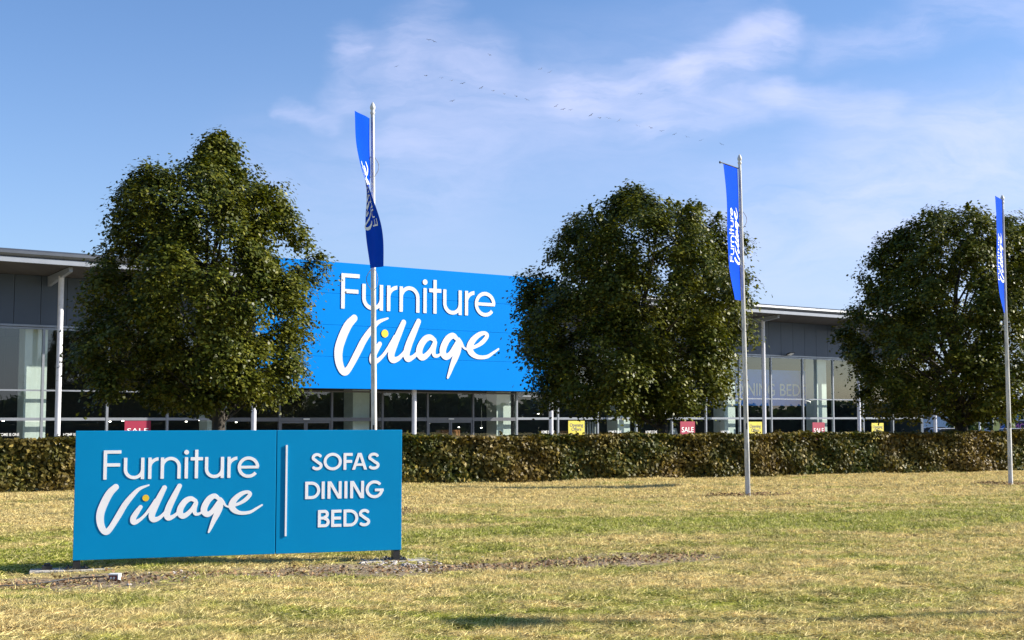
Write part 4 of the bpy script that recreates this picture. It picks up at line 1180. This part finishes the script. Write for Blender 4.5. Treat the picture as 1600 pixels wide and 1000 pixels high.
# ------------------------------------------------------------------ far right background
print('background')
fb = empty('distant_retail_building', (62, 125, -.7), 'distant white and blue-glazed retail building at the right edge behind the car park', 'building')
MB().box(XYZ, 46, 100, 125, 150, -.7, 2.9).build('wall', M['far_wall'], fb)
MB().box(XYZ, 45, 101, 124, 151, 2.92, 3.3).build('roof', M['far_wall'], fb)
for k in range(9): MB().box(XYZ, 47 + k * 5.5, 51.6 + k * 5.5, 124.9, 124.99, -.1, 2.2).build('window', M['banner_blue'], fb)
kk = [(1.0, .8, 0), (1.8, 1.7, 0), (2.6, 1.9, 0), (3.3, 1.4, 0), (3.9, .5, 0)]
for k, (x, y, sc, lab) in enumerate([(38.5, 108, .95, 'small distant green tree seen left of the tall white lamp post'), (42.5, 112, 1.1, 'distant green tree seen between the right tree trunk and the last flagpole'), (47.5, 116, .85, 'low distant green tree directly behind the yellow feather flags')]):
    make_tree('small_tree', (x, y, -.7), [(a * sc, b * sc, c) for a, b, c in kk], lab, 160, 26, .3, 40 + k, trunk_r=.1, group='distant small trees', leaf='leaf_far', limbs=10, clr=.35)
def lamp_post(x, y, h, label):
    r = empty('lamp_post', (x, y, -.72), label, 'lamp post')
    MB().tube([(x, y, -.72), (x, y, h)], [.09, .05], 8).build('post', M['white_pl'], r)
    MB().box(XYZ, x - .5, x + .1, y - .1, y + .1, h + .001, h + .1).build('lamp_head', M['frame'], r)
lamp_post(34.6, 95, 4.2, 'white lamp post in the car park right of the right tree trunk')
lamp_post(39.0, 100, 4.0, 'thin distant lamp post near the rightmost flagpole')
M['fl_yellow'] = mat('yellow_flag_cloth', (.85, .80, .25), .7)
def feather(x, y, h, w_, label):
    r = empty('feather_flag', (x, y, -.72), label, 'flag', 'yellow feather flags in the car park')
    MB().tube([(x, y, -.72), (x, y, -.72 + h * .85), (x + w_ * .3, y, -.72 + h)], .02, 6).build('mast', M['white_pl'], r)
    vs = []; n_ = 10
    for j in range(n_ + 1):
        t = j / n_; z = -.72 + h * (.3 + .7 * t); ww = w_ * (1 - t ** 3 * .75)
        vs += [(x + w_ * .3 * t ** 6, y - .02, z), (x + ww, y - .02 + .08 * sin(t * 7), z)]
    m = MB(); m.add(vs, [(2 * j, 2 * j + 1, 2 * j + 3, 2 * j + 2) for j in range(n_)], True); m.build('cloth', M['fl_yellow'], r)
feather(33.9, 98.5, 2.4, .5, 'yellow feather flag left of the two others, next to the white lamp post')
feather(36.9, 98.5, 2.45, .55, 'yellow feather flag in the middle of the group of three')
feather(38.1, 98.5, 2.5, .55, 'yellow feather flag nearest the rightmost flagpole')
def car(x, y, rz, colr, label):
    mcol = mat('car_paint', colr, .25, coat=.6, var=.02)
    r = empty('parked_car', (x, y, -.72), label, 'car', 'cars parked beyond the hedge')
    def cf(a, b, c):
        return (x + a * cos(rz) - b * sin(rz), y + a * sin(rz) + b * cos(rz), -.72 + c)
    prof = [(-2.1, .35), (-2.15, .75), (-2.0, .92), (-1.2, 1.0), (1.0, 1.02), (2.0, .95), (2.15, .7), (2.1, .35)]
    cab = [(-1.35, 1.0), (-.75, 1.42), (.75, 1.45), (1.55, 1.0)]
    def ext(pr, w0, w1):
        vs = [cf(a, -w0, c) for a, c in pr] + [cf(a, w1, c) for a, c in pr]; n_ = len(pr)
        m = MB(); m.add(vs, [(k, (k + 1) % n_, n_ + (k + 1) % n_, n_ + k) for k in range(n_)] + [tuple(range(n_)), tuple(range(n_, 2 * n_))]); return m
    ext(prof, .88, .88).build('body', mcol, r, bevel=.05)
    ext(cab, .72, .72).build('windows', M['car_glass'], r, bevel=.03)
    ext([(-.8, 1.425), (-.7, 1.47), (.7, 1.50), (.82, 1.455)], .70, .70).build('roof', mcol, r, bevel=.02)
    for a in (-1.35, 1.35):
        for b in (-.82, .82):
            t = MB().tube([cf(a, b - .1, .33), cf(a, b + .1, .33)], .33, 14).build('wheel', M['tyre'], r)
car(36.0, 92, .2, (.75, .75, .76), 'white car parked beyond the hedge below the middle yellow feather flag')
car(33.0, 101, .1, (.12, .12, .13), 'dark car parked beyond the hedge right of the right tree trunk')
car(41.6, 94, .3, (.70, .72, .75), 'pale car at the right edge in front of the navy hoarding')
car(31.0, 92, .25, (.72, .72, .74), 'white car half hidden by the right tree trunk')
hd = empty('hoarding', (44.0, 108, -.72), 'dark navy board with pink writing at the right edge behind the last flagpole', 'board')
M['navy'] = mat('navy_board', (.012, .016, .06), .4); M['pink'] = mat('pink_print', (.7, .2, .5), .6)
MB().box(XYZ, 41.8, 47, 108, 108.15, -.6, 1.25).build('board', M['navy'], hd)
MB().box(XYZ, 41.7, 47.1, 107.97, 108.18, 1.251, 1.36).build('top_rail', M['white_pl'], hd)
for x in (41.9, 46.8): MB().box(XYZ, x, x + .1, 108.16, 108.25, -.72, 1.2).build('post', M['white_pl'], hd)
tv = text_verts('MOTA', .85)
letter_obj('lettering', tv, lambda s, d, z: (43.1 + s, 107.99, z), 0, 0, M['pink'], hd, .8, 0, .75)

lr_ = empty('street_lamp', (12.6, 11.2, 0), 'street lamp beyond the right edge whose thin shadow crosses the foreground grass', 'street lamp')
MB().tube([(12.6, 11.2, -.1), (12.6, 11.2, 3), (12.6, 11.2, 6.3)], [.055, .05, .04], 12).build('post', M['pole'], lr_)
_m = MB(); _m.lathe((12.6, 11.2, 6.28), [(.04, 0), (.16, .06), (.26, .22), (.27, .30), (.16, .42), (.02, .46)], 16); _m.build('lamp_head', M['frame'], lr_)
# woodland across the road, out of the frame to the right: the shop glass mirrors it
def belt():
    pts = [(30, -42), (52, -12), (74, 22), (92, 62), (108, 100)]; hs_ = [7.5, 6.4, 5.6, 4.6, 3.6]
    C = []; r = np.random.default_rng(77)
    for k in range(4):
        n = 5200; t = r.random(n)
        hh = hs_[k] + (hs_[k + 1] - hs_[k]) * t
        x = pts[k][0] + (pts[k + 1][0] - pts[k][0]) * t; y = pts[k][1] + (pts[k + 1][1] - pts[k][1]) * t
        lump = .78 + .22 * np.sin((t + k) * 17) * np.sin((t + k) * 7.3 + 1)
        C.append(np.stack([x + r.normal(size=n) * 1.2, y + r.normal(size=n) * 1.2, -.7 + hh * lump * r.random(n) ** .7], -1))
    C = np.concatenate(C); return leaves(C, r.normal(size=C.shape) + np.array([-.6, .3, .4]), .75 + .5 * r.random(len(C)))
tag(np_mesh('woodland', belt(), 4, M['leaf_far'], None, (70, 20, -.7)), 'dark belt of roadside woodland mirrored in the shop glass', 'woodland', kind='stuff')

# ------------------------------------------------------------------ birds
print('birds')
BP = [(670, 62.5), (678, 65), (620, 104), (665.5, 118.5), (690, 122), (706, 126), (723, 130.5), (752, 137.5), (771, 142), (788, 147), (806.5, 150.5), (823, 156), (707, 158), (765, 86), (845, 108), (859, 113),
      (869, 166), (880, 171), (891.5, 172), (923.5, 180), (937, 184.5), (950.5, 185), (967.5, 188.5), (995.5, 196.5), (1017, 200), (1034, 205), (1054, 210), (1073, 214), (1095.5, 219.5), (1127, 225.5), (1001, 147)]
M['bird'] = mat('bird_feathers', (.20, .20, .22), .8)
b0 = None
rb = random.Random(5)
for px, py in BP:
    p = at_y(px, py, 190)
    if b0 is None:
        m = MB(); m.tube([(-.17, 0, 0), (-.09, 0, .01), (.05, 0, .0), (.18, 0, -.01)], [.01, .035, .038, .008], 6)
        for q in (-1, 1):
            m.add([(-.07, q * .03, .03), (.06, q * .03, .03), (.04, q * .22, .10), (-.06, q * .22, .10), (-.05, q * .42, .05), (-.01, q * .42, .05)], [(0, 1, 2, 3), (3, 2, 5, 4)])
            m.add([(-.07, q * .03, .04), (.06, q * .03, .04), (.04, q * .22, .11), (-.06, q * .22, .11), (-.05, q * .42, .055), (-.01, q * .42, .055)], [(0, 1, 2, 3), (3, 2, 5, 4)])
        b0 = m.build('bird', M['bird']); o = b0
        tag(b0, 'tiny dark bird in the line of birds crossing the upper sky', 'bird', 'flock of birds in the sky')
    else:
        o = b0.copy(); COL.objects.link(o)
    o.location = p; o.rotation_euler = (rb.uniform(-.5, .5), rb.uniform(-.3, .3), radians(75) + rb.uniform(-.5, .5))
print('done', len(bpy.data.objects))
